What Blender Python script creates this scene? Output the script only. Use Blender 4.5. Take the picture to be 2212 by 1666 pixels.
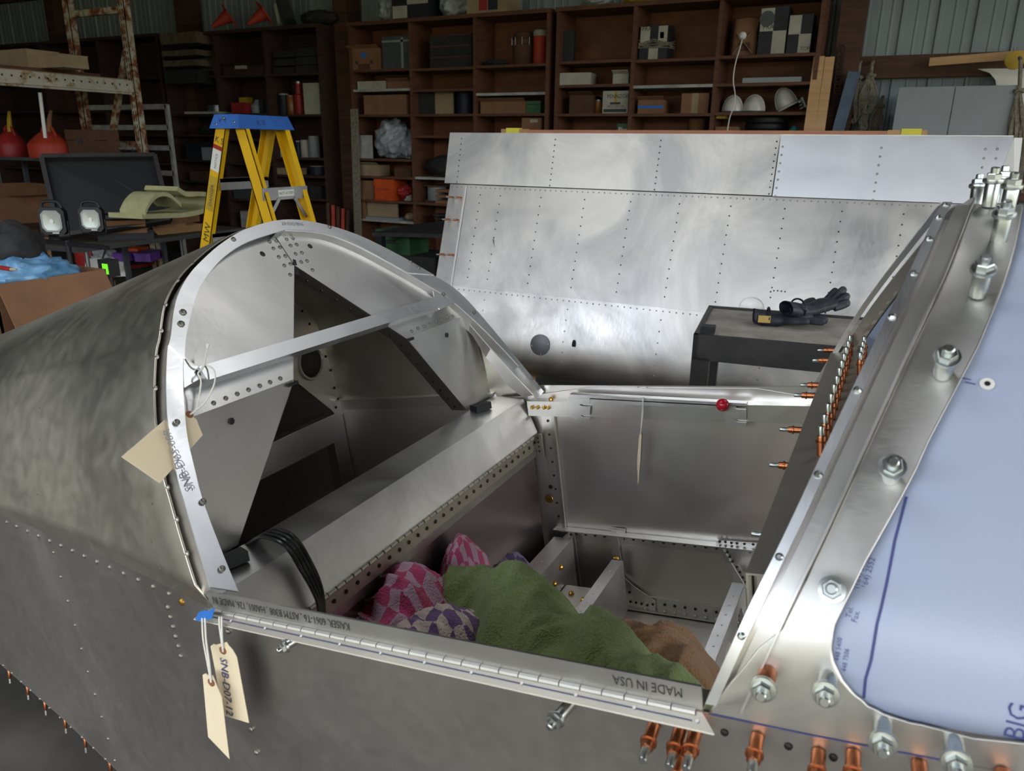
import bpy, math, random
from mathutils import Vector, Matrix, noise
sc = bpy.context.scene
for o in list(bpy.data.objects): bpy.data.objects.remove(o)
COL = sc.collection
# ------------------------------------------------------------------ camera
W_, H_, FPX = 2212, 1666, 1620.0
CAMH = 1.62
RC = Matrix(((0.89241908, -0.14807624, 0.4262178), (0.45104027, 0.26704948, -0.8516145), (0.01228262, 0.95223842, 0.3051084)))
cam_d = bpy.data.cameras.new('camera'); cam = bpy.data.objects.new('camera', cam_d); COL.objects.link(cam)
cam_d.sensor_fit = 'HORIZONTAL'; cam_d.sensor_width = 36.0; cam_d.lens = FPX / W_ * 36.0
cam_d.clip_start = 0.05; cam_d.clip_end = 200
mw = RC.to_4x4(); mw.translation = Vector((0, 0, CAMH)); cam.matrix_world = mw
cam_d.dof.use_dof = True; cam_d.dof.focus_distance = 1.75; cam_d.dof.aperture_fstop = 9.5
sc.camera = cam
# ------------------------------------------------------------------ sky, daylight, exposure
wd = bpy.data.worlds.new('overcast_sky'); sc.world = wd; wd.use_nodes = True
wn = wd.node_tree.nodes; wl = wd.node_tree.links; wn.clear()
bg = wn.new('ShaderNodeBackground'); wo = wn.new('ShaderNodeOutputWorld')
tc = wn.new('ShaderNodeTexCoord'); nz = wn.new('ShaderNodeTexNoise'); nz.inputs['Scale'].default_value = 2.2; nz.inputs['Detail'].default_value = 4
rp = wn.new('ShaderNodeValToRGB'); rp.color_ramp.elements[0].position = 0.38; rp.color_ramp.elements[1].position = 0.66
rp.color_ramp.elements[0].color = (0.72, 0.82, 1.0, 1); rp.color_ramp.elements[1].color = (1.0, 0.99, 0.96, 1)
wl.new(tc.outputs['Generated'], nz.inputs['Vector']); wl.new(nz.outputs['Fac'], rp.inputs['Fac'])
wl.new(rp.outputs['Color'], bg.inputs['Color']); bg.inputs['Strength'].default_value = 6.0
wl.new(bg.outputs[0], wo.inputs[0])
DOOR = (-7.5, 7.6, 0.0, 3.7, -4.2)     # hangar doorway behind the camera: x0, x1, z0, z1, y
SIDE = (7.9, -4.0, 6.0, 0.0, 4.4)
ADDED_SKYL = (0.6, 4.2, 3.9, 4.7, 5.6)      # unseen skylight strip added so the leaning arch catches light: x0, x1, y0, y1, z      # open side bay: x, y0, y1, z0, z1
def portal(name, loc, rot, sx, sy):
    l = bpy.data.lights.new(name, 'AREA'); l.shape = 'RECTANGLE'; l.size = sx; l.size_y = sy; l.energy = 1.0
    l.cycles.is_portal = True
    o = bpy.data.objects.new(name, l); o.location = loc; o.rotation_euler = rot; COL.objects.link(o)
portal('daylight_through_doorway', ((DOOR[0]+DOOR[1])/2, DOOR[4], (DOOR[2]+DOOR[3])/2), (math.radians(90), 0, 0), DOOR[1]-DOOR[0], DOOR[3]-DOOR[2])
portal('daylight_through_side_bay', (SIDE[0], (SIDE[1]+SIDE[2])/2, (SIDE[3]+SIDE[4])/2), (math.radians(90), 0, math.radians(90)), SIDE[2]-SIDE[1], SIDE[4]-SIDE[3])
portal('daylight_through_added_skylight', ((ADDED_SKYL[0]+ADDED_SKYL[1])/2, (ADDED_SKYL[2]+ADDED_SKYL[3])/2, ADDED_SKYL[4]), (0, 0, 0), ADDED_SKYL[1]-ADDED_SKYL[0], ADDED_SKYL[3]-ADDED_SKYL[2])
ADDED_SKYL2 = (-4.6, -1.6, -0.9, 0.4, 5.6)  # second unseen skylight, added to brighten the cockpit from above
portal('daylight_through_added_skylight_two', ((ADDED_SKYL2[0]+ADDED_SKYL2[1])/2, (ADDED_SKYL2[2]+ADDED_SKYL2[3])/2, ADDED_SKYL2[4]), (0, 0, 0), ADDED_SKYL2[1]-ADDED_SKYL2[0], ADDED_SKYL2[3]-ADDED_SKYL2[2])
sc.view_settings.view_transform = 'Standard'; sc.view_settings.look = 'None'; sc.view_settings.gamma = 1.0
sc.view_settings.exposure = 0.3; sc.view_settings.use_curve_mapping = False
sc.cycles.use_denoising = True
sc.cycles.max_bounces = 8; sc.cycles.diffuse_bounces = 4; sc.cycles.glossy_bounces = 5; sc.cycles.caustics_reflective = False; sc.cycles.caustics_refractive = False
sc.cycles.sample_clamp_indirect = 6.0
# ------------------------------------------------------------------ photo geometry: a pixel of the picture to a point on a known plane
def pray(x, y):
    return (RC @ Vector(((x - 1106) / FPX, -(y - 833) / FPX, -1.0))).normalized()
def at(x, y, ax, val):
    r = pray(x, y); i = 'xyz'.index(ax); c = (0, 0, CAMH)[i]
    return Vector((0, 0, CAMH)) + r * ((val - c) / r[i])
def pix(P):
    c = RC.transposed() @ (Vector(P) - Vector((0, 0, CAMH))); return (1106 + FPX * c.x / -c.z, 833 - FPX * c.y / -c.z)
TH = math.radians(8.5); S0 = 0.4675; VC = 1.143
FM = Matrix(((math.cos(TH), 0, -math.sin(TH)), (0, 1, 0), (math.sin(TH), 0, math.cos(TH))))   # fuselage axes to world
FO = Vector((0, VC, -S0))
def F(l): return FM @ (Vector(l) + FO) + Vector((0, 0, CAMH))
def FD(l): return FM @ Vector(l)
def loc(px, ax, val, lean=0.0):
    r = FM.transposed() @ pray(*px)
    if ax == 'u': s = (val + lean * S0) / (r.x - lean * r.z)
    elif ax == 'v': s = (val + VC) / r.y
    else: s = (val - S0) / r.z
    return r * s - FO
# ------------------------------------------------------------------ mesh builder
class MB:
    def __init__(s): s.v = []; s.f = []
    def add(s, vs, fs):
        n = len(s.v); s.v += [Vector(q) for q in vs]; s.f += [tuple(i + n for i in f) for f in fs]; return s
    def box(s, x0, x1, y0, y1, z0, z1):
        return s.add([(x0,y0,z0),(x1,y0,z0),(x1,y1,z0),(x0,y1,z0),(x0,y0,z1),(x1,y0,z1),(x1,y1,z1),(x0,y1,z1)],
                     [(0,3,2,1),(4,5,6,7),(0,1,5,4),(1,2,6,5),(2,3,7,6),(3,0,4,7)])
    def hexa(s, p): return s.add(p, [(0,3,2,1),(4,5,6,7),(0,1,5,4),(1,2,6,5),(2,3,7,6),(3,0,4,7)])
    def bar(s, a, b, wx, wy, up=(0,0,1)):
        a = Vector(a); b = Vector(b); d = (b - a).normalized(); up = Vector(up)
        sx = d.cross(up)
        if sx.length < 1e-4: sx = d.cross(Vector((1,0,0)))
        sx.normalize(); sy = sx.cross(d).normalized()
        q = [-sx*wx/2 - sy*wy/2, sx*wx/2 - sy*wy/2, sx*wx/2 + sy*wy/2, -sx*wx/2 + sy*wy/2]
        return s.hexa([a + k for k in q] + [b + k for k in q])
    def prism(s, poly, ext):
        n = len(poly); P = [Vector(p) for p in poly]; e = Vector(ext)
        return s.add(P + [p + e for p in P], [tuple(range(n))[::-1], tuple(range(n, 2*n))] + [(i, (i+1) % n, n + (i+1) % n, n + i) for i in range(n)])
    def strip(s, A, B, ext):          # ribbon between two polylines with thickness
        n = len(A); e = Vector(ext); A = [Vector(p) for p in A]; B = [Vector(p) for p in B]
        vs = A + B + [p + e for p in A] + [p + e for p in B]; fs = []
        for i in range(n - 1):
            fs += [(i, i+1, n+i+1, n+i), (2*n+i+1, 2*n+i, 3*n+i, 3*n+i+1), (i+1, i, 2*n+i, 2*n+i+1), (n+i, n+i+1, 3*n+i+1, 3*n+i)]
        fs += [(0, n, 3*n, 2*n), (n-1, 3*n-1, 4*n-1, 2*n-1)]
        return s.add(vs, fs)
    def tube(s, path, r, n=8, cap=True):
        P = [Vector(p) for p in path]; m = len(P); rr = r if isinstance(r, (list, tuple)) else [r] * m
        t0 = (P[1] - P[0]).normalized(); nrm = t0.orthogonal().normalized(); vs = []; fs = []
        for i in range(m):
            t = (P[min(i+1, m-1)] - P[max(i-1, 0)])
            if t.length < 1e-9: t = t0
            t = t.normalized(); nrm = (nrm - t * nrm.dot(t))
            nrm = nrm.normalized() if nrm.length > 1e-6 else t.orthogonal().normalized()
            bn = t.cross(nrm)
            for k in range(n):
                a = 2*math.pi*k/n; vs.append(P[i] + (nrm*math.cos(a) + bn*math.sin(a)) * rr[i])
        for i in range(m - 1):
            for k in range(n): fs.append((i*n+k, i*n+(k+1) % n, (i+1)*n+(k+1) % n, (i+1)*n+k))
        if cap: fs += [tuple(range(n))[::-1], tuple(range((m-1)*n, m*n))]
        return s.add(vs, fs)
    def lathe(s, prof, o, ax=(0,0,1), n=20):
        o = Vector(o); ax = Vector(ax).normalized(); e1 = ax.orthogonal().normalized(); e2 = ax.cross(e1); vs = []; fs = []
        for r, h in prof:
            for k in range(n):
                a = 2*math.pi*k/n; vs.append(o + ax*h + (e1*math.cos(a) + e2*math.sin(a))*max(r, 1e-5))
        m = len(prof)
        for i in range(m - 1):
            for k in range(n): fs.append((i*n+k, i*n+(k+1) % n, (i+1)*n+(k+1) % n, (i+1)*n+k))
        fs += [tuple(range(n))[::-1], tuple(range((m-1)*n, m*n))]
        return s.add(vs, fs)
    def grid(s, fn, nu, nv, wrapu=False):
        vs = [fn(i/(nu if wrapu else nu-1), j/(nv-1)) for j in range(nv) for i in range(nu)]
        fs = []
        for j in range(nv - 1):
            for i in range(nu if wrapu else nu - 1):
                a = j*nu+i; b = j*nu+(i+1) % nu; fs.append((a, b, b+nu, a+nu))
        return s.add(vs, fs)
    def sphere(s, c, r, n=14, m=9):
        r = Vector((r, r, r)) if not hasattr(r, '__len__') else Vector(r); c = Vector(c)
        return s.grid(lambda a, b: c + Vector((r.x*math.cos(2*math.pi*a)*math.sin(math.pi*(0.01+0.98*b)), r.y*math.sin(2*math.pi*a)*math.sin(math.pi*(0.01+0.98*b)), -r.z*math.cos(math.pi*(0.01+0.98*b)))), n, m, True)
    def lump(s, c, r, seed=0, amp=0.2, freq=2.0, n=36, m=22, flat=0.0, fold=0.0):
        c = Vector(c); r = Vector(r); off = Vector((seed*7.3, seed*3.1, seed*5.7))
        def fn(a, b):
            th = 2*math.pi*a; ph = math.pi*(0.01+0.98*b)
            d = Vector((math.cos(th)*math.sin(ph), math.sin(th)*math.sin(ph), -math.cos(ph)))
            k = 1 + amp*noise.fractal(d*freq + off, 0.9, 2.0, 4) + fold*abs(noise.noise(Vector((d.x*freq*1.7, d.y*freq*1.7, d.z*freq*0.6)) + off*1.3))
            p = Vector((d.x*r.x*k, d.y*r.y*k, d.z*r.z*k))
            if flat and p.z < -r.z*flat: p.z = -r.z*flat
            return c + p
        return s.grid(fn, n, m, True)
    def xf(s, fn): s.v = [Vector(fn(p)) for p in s.v]; return s
    def loc2w(s): return s.xf(F)
ORG = {}
def mesh_of(name, mb, m, sharp=0.6):
    me = bpy.data.meshes.new(name); me.from_pydata([tuple(p) for p in mb.v], [], mb.f); me.update()
    me.polygons.foreach_set('use_smooth', [True] * len(me.polygons)); me.set_sharp_from_angle(angle=sharp)
    if m is not None: me.materials.append(m)
    return me
def obj(name, mb, m, parent=None, kind=None, label=None, sharp=0.6):
    """one mesh object; parts are given in their thing's frame (world for world things, fuselage axes for the fuselage)"""
    if parent is not None:
        og = ORG.get(parent.name, Vector((0,0,0)))
        mb.v = [p - og for p in mb.v]
    else:
        lo = Vector((min(p.x for p in mb.v), min(p.y for p in mb.v), min(p.z for p in mb.v))); hi = Vector((max(p.x for p in mb.v), max(p.y for p in mb.v), 0))
        og = Vector(((lo.x+hi.x)/2, (lo.y+hi.y)/2, lo.z)); mb.v = [p - og for p in mb.v]
    o = bpy.data.objects.new(name, mesh_of(name, mb, m, sharp)); COL.objects.link(o)
    if parent is not None: o.parent = parent
    else: o.location = og
    ORG[o.name] = og
    if kind: o['kind'] = kind
    if label: o['label'] = label
    return o
def tag(o, label, cat, group=None):
    o['label'] = label; o['category'] = cat
    if group: o['group'] = group
    return o
def thing(name, label, cat, at_=(0,0,0), group=None):
    o = bpy.data.objects.new(name, None); o.empty_display_size = 0.1; o.location = at_; COL.objects.link(o)
    ORG[o.name] = Vector(at_); return tag(o, label, cat, group)
def one(name, mb, m, label, cat, group=None, sharp=0.6): return tag(obj(name, mb, m, sharp=sharp), label, cat, group)
def struct(name, mb, m, parent=None):
    o = obj(name, mb, m, parent)
    if parent is None: o['kind'] = 'structure'
    return o
def textmb(body, size, fn, align='LEFT', depth=0.0, sx=1.0):
    """letters as flat mesh; fn maps text x, y to a point"""
    cu = bpy.data.curves.new('lettering', 'FONT'); cu.body = body; cu.size = size; cu.align_x = align; cu.resolution_u = 2
    t = bpy.data.objects.new('lettering', cu); COL.objects.link(t)
    dg = bpy.context.evaluated_depsgraph_get(); ev = t.evaluated_get(dg); me = ev.to_mesh()
    mb = MB(); mb.add([fn(v.co.x*sx, v.co.y) for v in me.vertices], [tuple(p.vertices) for p in me.polygons])
    ev.to_mesh_clear(); bpy.data.objects.remove(t); bpy.data.curves.remove(cu)
    return mb
def cr(P, n=6):      # Catmull-Rom through points
    P = [Vector(p) for p in P]; out = []
    for i in range(len(P) - 1):
        a, b, c, d = P[max(i-1, 0)], P[i], P[i+1], P[min(i+2, len(P)-1)]
        for k in range(n):
            t = k / n; out.append(0.5*((2*b) + (c-a)*t + (2*a-5*b+4*c-d)*t*t + (3*b-a-3*c+d)*t*t*t))
    return out + [P[-1]]
ORD = ['first','second','third','fourth','fifth','sixth','seventh','eighth','ninth','tenth','eleventh','twelfth','thirteenth','fourteenth','fifteenth','sixteenth']
# ------------------------------------------------------------------ materials
def lin(h):
    h = h.lstrip('#'); v = [int(h[i:i+2], 16)/255 for i in (0, 2, 4)]
    return tuple(x/12.92 if x <= 0.04045 else ((x+0.055)/1.055)**2.4 for x in v)
def nodes(name):
    m = bpy.data.materials.new(name); m.use_nodes = True; nt = m.node_tree; return m, nt, nt.nodes['Principled BSDF']
def coord(nt, scale=(1,1,1), rot=(0,0,0), kind='Object'):
    t = nt.nodes.new('ShaderNodeTexCoord'); mp = nt.nodes.new('ShaderNodeMapping'); mp.inputs['Scale'].default_value = scale; mp.inputs['Rotation'].default_value = rot
    nt.links.new(t.outputs[kind], mp.inputs['Vector']); return mp.outputs[0]
def noisen(nt, vec, scale, detail=4, rough=0.55, dist=0.0):
    n = nt.nodes.new('ShaderNodeTexNoise'); n.inputs['Scale'].default_value = scale; n.inputs['Detail'].default_value = detail; n.inputs['Roughness'].default_value = rough; n.inputs['Distortion'].default_value = dist
    nt.links.new(vec, n.inputs['Vector']); return n.outputs['Fac']
def ramp(nt, fac, stops):
    r = nt.nodes.new('ShaderNodeValToRGB'); e = r.color_ramp.elements
    while len(e) < len(stops): e.new(0.5)
    for el, (p, c) in zip(e, stops): el.position = p; el.color = (c[0], c[1], c[2], 1) if hasattr(c, '__len__') else (c, c, c, 1)
    nt.links.new(fac, r.inputs['Fac']); return r.outputs['Color']
def bump(nt, b, h, strength, dist=0.01):
    n = nt.nodes.new('ShaderNodeBump'); n.inputs['Strength'].default_value = strength; n.inputs['Distance'].default_value = dist
    nt.links.new(h, n.inputs['Height']); nt.links.new(n.outputs[0], b.inputs['Normal'])
def M(name, a, b=None, rough=0.7, metal=0.0, scale=6, bmp=0.0, stretch=(1,1,1), spec=None, lo=0.35, hi=0.65):
    """plain procedural material: two tones mixed by noise"""
    m, nt, bs = nodes(name); a = lin(a); b = lin(b) if b else tuple(x*0.8 for x in a)
    v = coord(nt, stretch); f = noisen(nt, v, scale)
    nt.links.new(ramp(nt, f, [(lo, a), (hi, b)]), bs.inputs['Base Color'])
    bs.inputs['Roughness'].default_value = rough; bs.inputs['Metallic'].default_value = metal
    if spec is not None: bs.inputs['Specular IOR Level'].default_value = spec
    if bmp: bump(nt, bs, f, bmp)
    return m
def alu(name, tone=(0.72,0.715,0.70), r0=0.22, r1=0.45, smudge=3.0, brush=(1,1,60), dirt=0.12, tint=None, wave=0.0):
    """sheet aluminium: brushed grain, hand smudges in the gloss, faint oxide tone"""
    m, nt, bs = nodes(name); bs.inputs['Metallic'].default_value = 1.0
    v = coord(nt); f1 = noisen(nt, v, smudge, 3, 0.5, 1.0)
    f2 = noisen(nt, coord(nt, brush), 14, 3)
    mx = nt.nodes.new('ShaderNodeMix'); mx.data_type = 'FLOAT'; mx.inputs[0].default_value = 0.35
    nt.links.new(f1, mx.inputs[2]); nt.links.new(f2, mx.inputs[3])
    mr = nt.nodes.new('ShaderNodeMapRange'); mr.inputs['From Min'].default_value = 0.3; mr.inputs['From Max'].default_value = 0.7; mr.inputs['To Min'].default_value = r0; mr.inputs['To Max'].default_value = r1
    nt.links.new(mx.outputs[0], mr.inputs['Value']); nt.links.new(mr.outputs[0], bs.inputs['Roughness'])
    f3 = noisen(nt, v, smudge*0.6, 5, 0.65, 0.8); t = tone
    dk = tuple(x*(1-dirt) for x in t); lt = tuple(min(1, x*(1+dirt*0.6)) for x in (tint or t))
    nt.links.new(ramp(nt, f3, [(0.35, dk), (0.65, lt)]), bs.inputs['Base Color'])
    if wave: bump(nt, bs, noisen(nt, v, 2.2, 2), wave, 0.02)
    return m
def wood(name, a, b, rough=0.65, grain=(1,1,12), scale=4):
    m, nt, bs = nodes(name); f = noisen(nt, coord(nt, grain), scale, 6, 0.65, 0.6)
    nt.links.new(ramp(nt, f, [(0.3, lin(a)), (0.7, lin(b))]), bs.inputs['Base Color']); bs.inputs['Roughness'].default_value = rough; bump(nt, bs, f, 0.12); return m
def checker(name, c1, c2, size):
    m, nt, bs = nodes(name); t = nt.nodes.new('ShaderNodeTexCoord'); n = nt.nodes.new('ShaderNodeTexNoise'); n.inputs['Scale'].default_value = 7
    nt.links.new(t.outputs['UV'], n.inputs['Vector'])
    sub = nt.nodes.new('ShaderNodeVectorMath'); sub.operation = 'MULTIPLY_ADD'; sub.inputs[1].default_value = (0.10,0.10,0); 
    nt.links.new(n.outputs['Color'], sub.inputs[0]); nt.links.new(t.outputs['UV'], sub.inputs[2])
    ch = nt.nodes.new('ShaderNodeTexChecker'); ch.inputs['Scale'].default_value = size; ch.inputs['Color1'].default_value = (*lin(c1), 1); ch.inputs['Color2'].default_value = (*lin(c2), 1)
    nt.links.new(sub.outputs[0], ch.inputs['Vector']); nt.links.new(ch.outputs['Color'], bs.inputs['Base Color'])
    bs.inputs['Roughness'].default_value = 0.95; bs.inputs['Sheen Weight'].default_value = 0.3
    bump(nt, bs, noisen(nt, coord(nt), 260, 2), 0.9, 0.004); return m
def towelm(name, a, b):
    m, nt, bs = nodes(name); v = coord(nt); f = noisen(nt, v, 240, 3, 0.7); g = noisen(nt, v, 26, 4, 0.6, 1.5)
    mx = nt.nodes.new('ShaderNodeMath'); mx.operation = 'MULTIPLY_ADD'; mx.inputs[1].default_value = 0.6; nt.links.new(g, mx.inputs[0]); nt.links.new(f, mx.inputs[2])
    nt.links.new(ramp(nt, f, [(0.3, lin(a)), (0.7, lin(b))]), bs.inputs['Base Color']); bs.inputs['Roughness'].default_value = 0.95; bs.inputs['Sheen Weight'].default_value = 0.25
    bump(nt, bs, mx.outputs[0], 1.0, 0.006); return m
def rusty(name, sh=0.0):
    m, nt, bs = nodes(name); v = coord(nt); f = noisen(nt, v, 9, 8, 0.7, 0.5)
    nt.links.new(ramp(nt, f, [(0.40+sh, lin('#b9b4a2')), (0.50+sh, lin('#9a8a68')), (0.56+sh, lin('#7a4322')), (0.7+sh, lin('#3c2013'))]), bs.inputs['Base Color']); bs.inputs['Roughness'].default_value = 0.75; bump(nt, bs, f, 0.3); return m
def plain(name, c, rough=0.5, metal=0.0, emit=0.0, trans=0.0):
    m, nt, bs = nodes(name); bs.inputs['Base Color'].default_value = (*lin(c), 1); bs.inputs['Roughness'].default_value = rough; bs.inputs['Metallic'].default_value = metal
    if emit: bs.inputs['Emission Color'].default_value = (*lin(c), 1); bs.inputs['Emission Strength'].default_value = emit
    if trans: bs.inputs['Transmission Weight'].default_value = trans
    return m
MT = {}
def mat(k): return MT[k]
MT['skin'] = alu('aluminium_side_skin', (0.62,0.585,0.54), 0.30, 0.42, 2.4, (4,4,4), 0.16)
MT['deck'] = alu('aluminium_turtledeck', (0.64,0.61,0.52), 0.30, 0.46, 3.2, (3,3,3), 0.2)
MT['arch'] = alu('aluminium_arch', (0.86,0.87,0.88), 0.30, 0.44, 6, (60,4,4), 0.05)
MT['plate'] = alu('aluminium_bulkhead_plate', (0.66,0.65,0.63), 0.30, 0.50, 4.5, (8,50,8), 0.10)
MT['inner'] = alu('aluminium_interior', (0.80,0.76,0.71), 0.30, 0.40, 5, (40,6,6), 0.07)
MT['beam'] = alu('aluminium_seat_beam', (0.76,0.76,0.755), 0.30, 0.48, 9, (30,4,30), 0.16)
MT['angle'] = alu('aluminium_mill_angle', (0.66,0.65,0.61), 0.30, 0.40, 5, (4,60,60), 0.06)
MT['knuckle'] = alu('aluminium_hinge_knuckle', (0.46,0.45,0.42), 0.42, 0.55, 8, (6,60,60), 0.06)
MT['hinge'] = alu('aluminium_hinge', (0.54,0.51,0.44), 0.46, 0.58, 8, (6,60,60), 0.06)
MT['bow'] = alu('aluminium_windscreen_bow', (0.56,0.545,0.51), 0.36, 0.50, 5, (5,40,40), 0.08)
MT['wing'] = alu('aluminium_wing_skin', (0.58,0.565,0.535), 0.30, 0.55, 2.4, (14,4,2), 0.22, (0.68,0.645,0.58), 0.12)
MT['aileron'] = alu('aluminium_aileron', (0.66,0.675,0.69), 0.32, 0.48, 3, (3,3,40), 0.06)
MT['rivet'] = plain('rivet_metal', '#96938b', 0.42, 1.0)
MT['rivet_dark'] = plain('rivet_hole_dark', '#3a3733', 0.45, 0.8)
MT['copper'] = plain('copper_plated_steel', '#b5714c', 0.34, 1.0)
MT['zinc'] = plain('zinc_plated_steel', '#b9bdb8', 0.32, 1.0)
MT['brass'] = plain('brass_bolt', '#c39a4a', 0.3, 1.0)
MT['film'] = M('pale_blue_protective_film', '#9aa5bd', '#a2abc0', 0.35, 0, 2)
MT['ink'] = plain('black_ink', '#33322f', 0.6)
MT['inkf'] = plain('faint_ink', '#9fa2a6', 0.5, 0.6)
MT['inkb'] = plain('blue_ink', '#3c4378', 0.6)
MT['manila'] = M('manila_card', '#dccbaa', '#e3d4b6', 0.8, 0, 5)
MT['kraft'] = M('kraft_eyelet', '#8b5a3c', None, 0.8)
MT['cord'] = plain('white_cotton_string', '#d9d6cc', 0.9)
MT['tape'] = plain('blue_masking_tape', '#2a6fc0', 0.7)
MT['black'] = plain('black_plastic', '#15151a', 0.5)
MT['rubber'] = plain('black_rubber', '#1b1c1e', 0.55)
MT['cable'] = plain('black_cable_jacket', '#141414', 0.35)
MT['cover'] = M('grey_galvanised_cover', '#7d7f80', '#6f7172', 0.5, 0.6, 9)
MT['red'] = plain('red_plastic', '#b81b2e', 0.15)
MT['white'] = plain('white_paint', '#d9d8d2', 0.5)
# ------------------------------------------------------------------ the barn
MT['concrete'] = M('stained_concrete_floor', '#5a5652', '#3f3c39', 0.8, 0, 3.0, 0.15)
MT['steelwall'] = M('grey_steel_wall_sheet', '#8b9798', '#7d8889', 0.55, 0.0, 1.2)
MT['oldwood'] = wood('old_brown_timber', '#3a261b', '#5a3b2a', 0.75, (1,1,9), 3)
MT['roof'] = M('dark_roof_boards', '#3a342e', '#2b2622', 0.85, 0, 1.5)
MT['grass'] = M('grass_and_gravel_outside', '#86825e', '#9c9678', 0.95, 0, 1.0)
MT['added_hedge'] = M('added_olive_tree_line', '#75705a', '#8b8468', 0.95, 0, 0.6)
WY = 8.62
hd = MB()  # unseen tree line, added so the metal reflects olive
for k in range(26): hd.lump((-38+k*3.2, -24+2*math.sin(k*1.7), 2.4), (2.6, 2.2, 3.0+.8*math.sin(k*2.3)), k, .2, 2.0, 14, 9)
for k in range(12): hd.lump((34+1.5*math.sin(k), -20+k*3.4, 2.2), (2.2, 2.6, 2.8+.7*math.sin(k*2.1)), 60+k, .2, 2.0, 14, 9)
tr = obj('added_tree_line', hd, mat('added_hedge')); tr['kind'] = 'stuff'; tr['label'] = 'unseen olive tree line added beyond the hangar doorway to tint reflections'; tr['category'] = 'added trees'
struct('floor', MB().box(-18, 8, -4.4, 9, -0.1, 0), mat('concrete'))
g = obj('ground_outside', MB().box(-60, 60, -60, -4.4, -0.12, -0.02).box(8, 60, -4.4, 30, -0.12, -0.02), mat('grass')); g['kind'] = 'structure'
prof = []
x = -17.0
while x < 7.9:      # ribbed sheeting: one tall rib, two low ones in each 0.31 m
    for dx, d in ((0, 0), (0.012, 0.022), (0.035, 0.022), (0.047, 0), (0.13, 0), (0.137, 0.006), (0.15, 0.006), (0.157, 0), (0.225, 0), (0.232, 0.006), (0.245, 0.006), (0.252, 0)):
        prof.append((x + dx, d))
    x += 0.31
wb = MB(); n = len(prof)
wb.add([(a, WY - d, 0) for a, d in prof] + [(a, WY - d, 5.6) for a, d in prof], [(i, i+1, n+i+1, n+i) for i in range(n-1)])
struct('wall_back', wb, mat('steelwall'))
struct('wall_left', MB().box(-17.1, -17.0, -4.3, 8.7, 0, 5.6), mat('steelwall'))
struct('wall_front', MB().box(-17, DOOR[0], -4.3, -4.2, 0, 5.6).box(DOOR[0], 8, -4.3, -4.2, DOOR[3], 5.6).box(DOOR[1], 8, -4.3, -4.2, 0, DOOR[3]), mat('roof'))
struct('wall_right', MB().box(7.9, 8.0, SIDE[2], 8.7, 0, 5.6).box(7.9, 8.0, -4.3, SIDE[1], 0, 5.6).box(7.9, 8.0, SIDE[1], SIDE[2], SIDE[4], 5.6), mat('steelwall'))
struct('ceiling', MB().box(-17, ADDED_SKYL[0], ADDED_SKYL2[3], 8.7, 5.6, 5.7).box(ADDED_SKYL[1], 8, ADDED_SKYL2[3], 8.7, 5.6, 5.7).box(-17, ADDED_SKYL2[0], -4.3, ADDED_SKYL2[3], 5.6, 5.7).box(ADDED_SKYL2[1], 8, -4.3, ADDED_SKYL2[3], 5.6, 5.7).box(ADDED_SKYL2[0], ADDED_SKYL2[1], -4.3, ADDED_SKYL2[2], 5.6, 5.7).box(ADDED_SKYL[0], ADDED_SKYL[1], ADDED_SKYL2[3], ADDED_SKYL[2], 5.6, 5.7).box(ADDED_SKYL[0], ADDED_SKYL[1], ADDED_SKYL[3], 8.7, 5.6, 5.7), mat('roof'))
for k in range(8): struct('trim_%d' % (k+1), MB().box(-16 + k*3.2, -15.86 + k*3.2, -4.2, 8.6, 5.2, 5.58), mat('oldwood'))
# timber posts and rails on the back wall
posts = [at(1828, 150, 'y', 8.4).x, at(400, 20, 'y', 8.4).x, at(120, 30, 'y', 8.4).x, at(745, 40, 'y', 8.4).x, 2.6]
for k, px in enumerate(posts): struct('trim_%d' % (k+11), MB().box(px-0.11, px+0.11, 8.30, 8.58, 0, 5.6), mat('oldwood'))
pz = at(1950, 143, 'y', 8.5).z
for k, (zz, x0) in enumerate(((pz, -0.75), (pz - 1.1, -0.75), (pz + 1.5, -17), (2.72, -17))): struct('trim_%d' % (k+21), MB().box(x0, 7.8 if k < 3 else -4, 8.52, 8.60, zz-0.10, zz+0.10), mat('oldwood'))
for k, xx in enumerate((1.6, 4.6)):   # door posts in the opening behind the camera
    struct('trim_%d' % (k+31), MB().box(xx-0.12, xx+0.12, -4.3, -4.1, 0, 4.4), mat('oldwood'))
# ------------------------------------------------------------------ the unfinished aeroplane body
fus = bpy.data.objects.new('airplane_fuselage', None); COL.objects.link(fus); fus.empty_display_size = 0.1
m4 = FM.to_4x4(); m4.translation = F((0,0,0)); fus.matrix_world = m4; ORG[fus.name] = Vector((0,0,0))
tag(fus, 'unpainted sheet aluminium airplane fuselage with open cockpit in the foreground', 'airplane')
def vl(u):            # half width of the body at the longeron
    T = [(-3.6,0.10),(-1.647,0.376),(-1.197,0.452),(-0.86,0.528),(-0.2,0.532),(0.9,0.50)]
    for (a, p), (b, q) in zip(T, T[1:]):
        if u <= b: return p + (q-p)*max(0, (u-a)/(b-a))
    return T[-1][1]
def wbot(u): return -0.60 if u > -1.15 else -0.60 - 0.168*(u + 1.15)
US = [-3.5,-3.0,-2.6,-2.2,-1.9,-1.65,-1.4,-1.2,-1.05,-0.95,-0.86,-0.7,-0.5,-0.3,-0.16,0.0,0.3,0.6,0.9]
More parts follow.
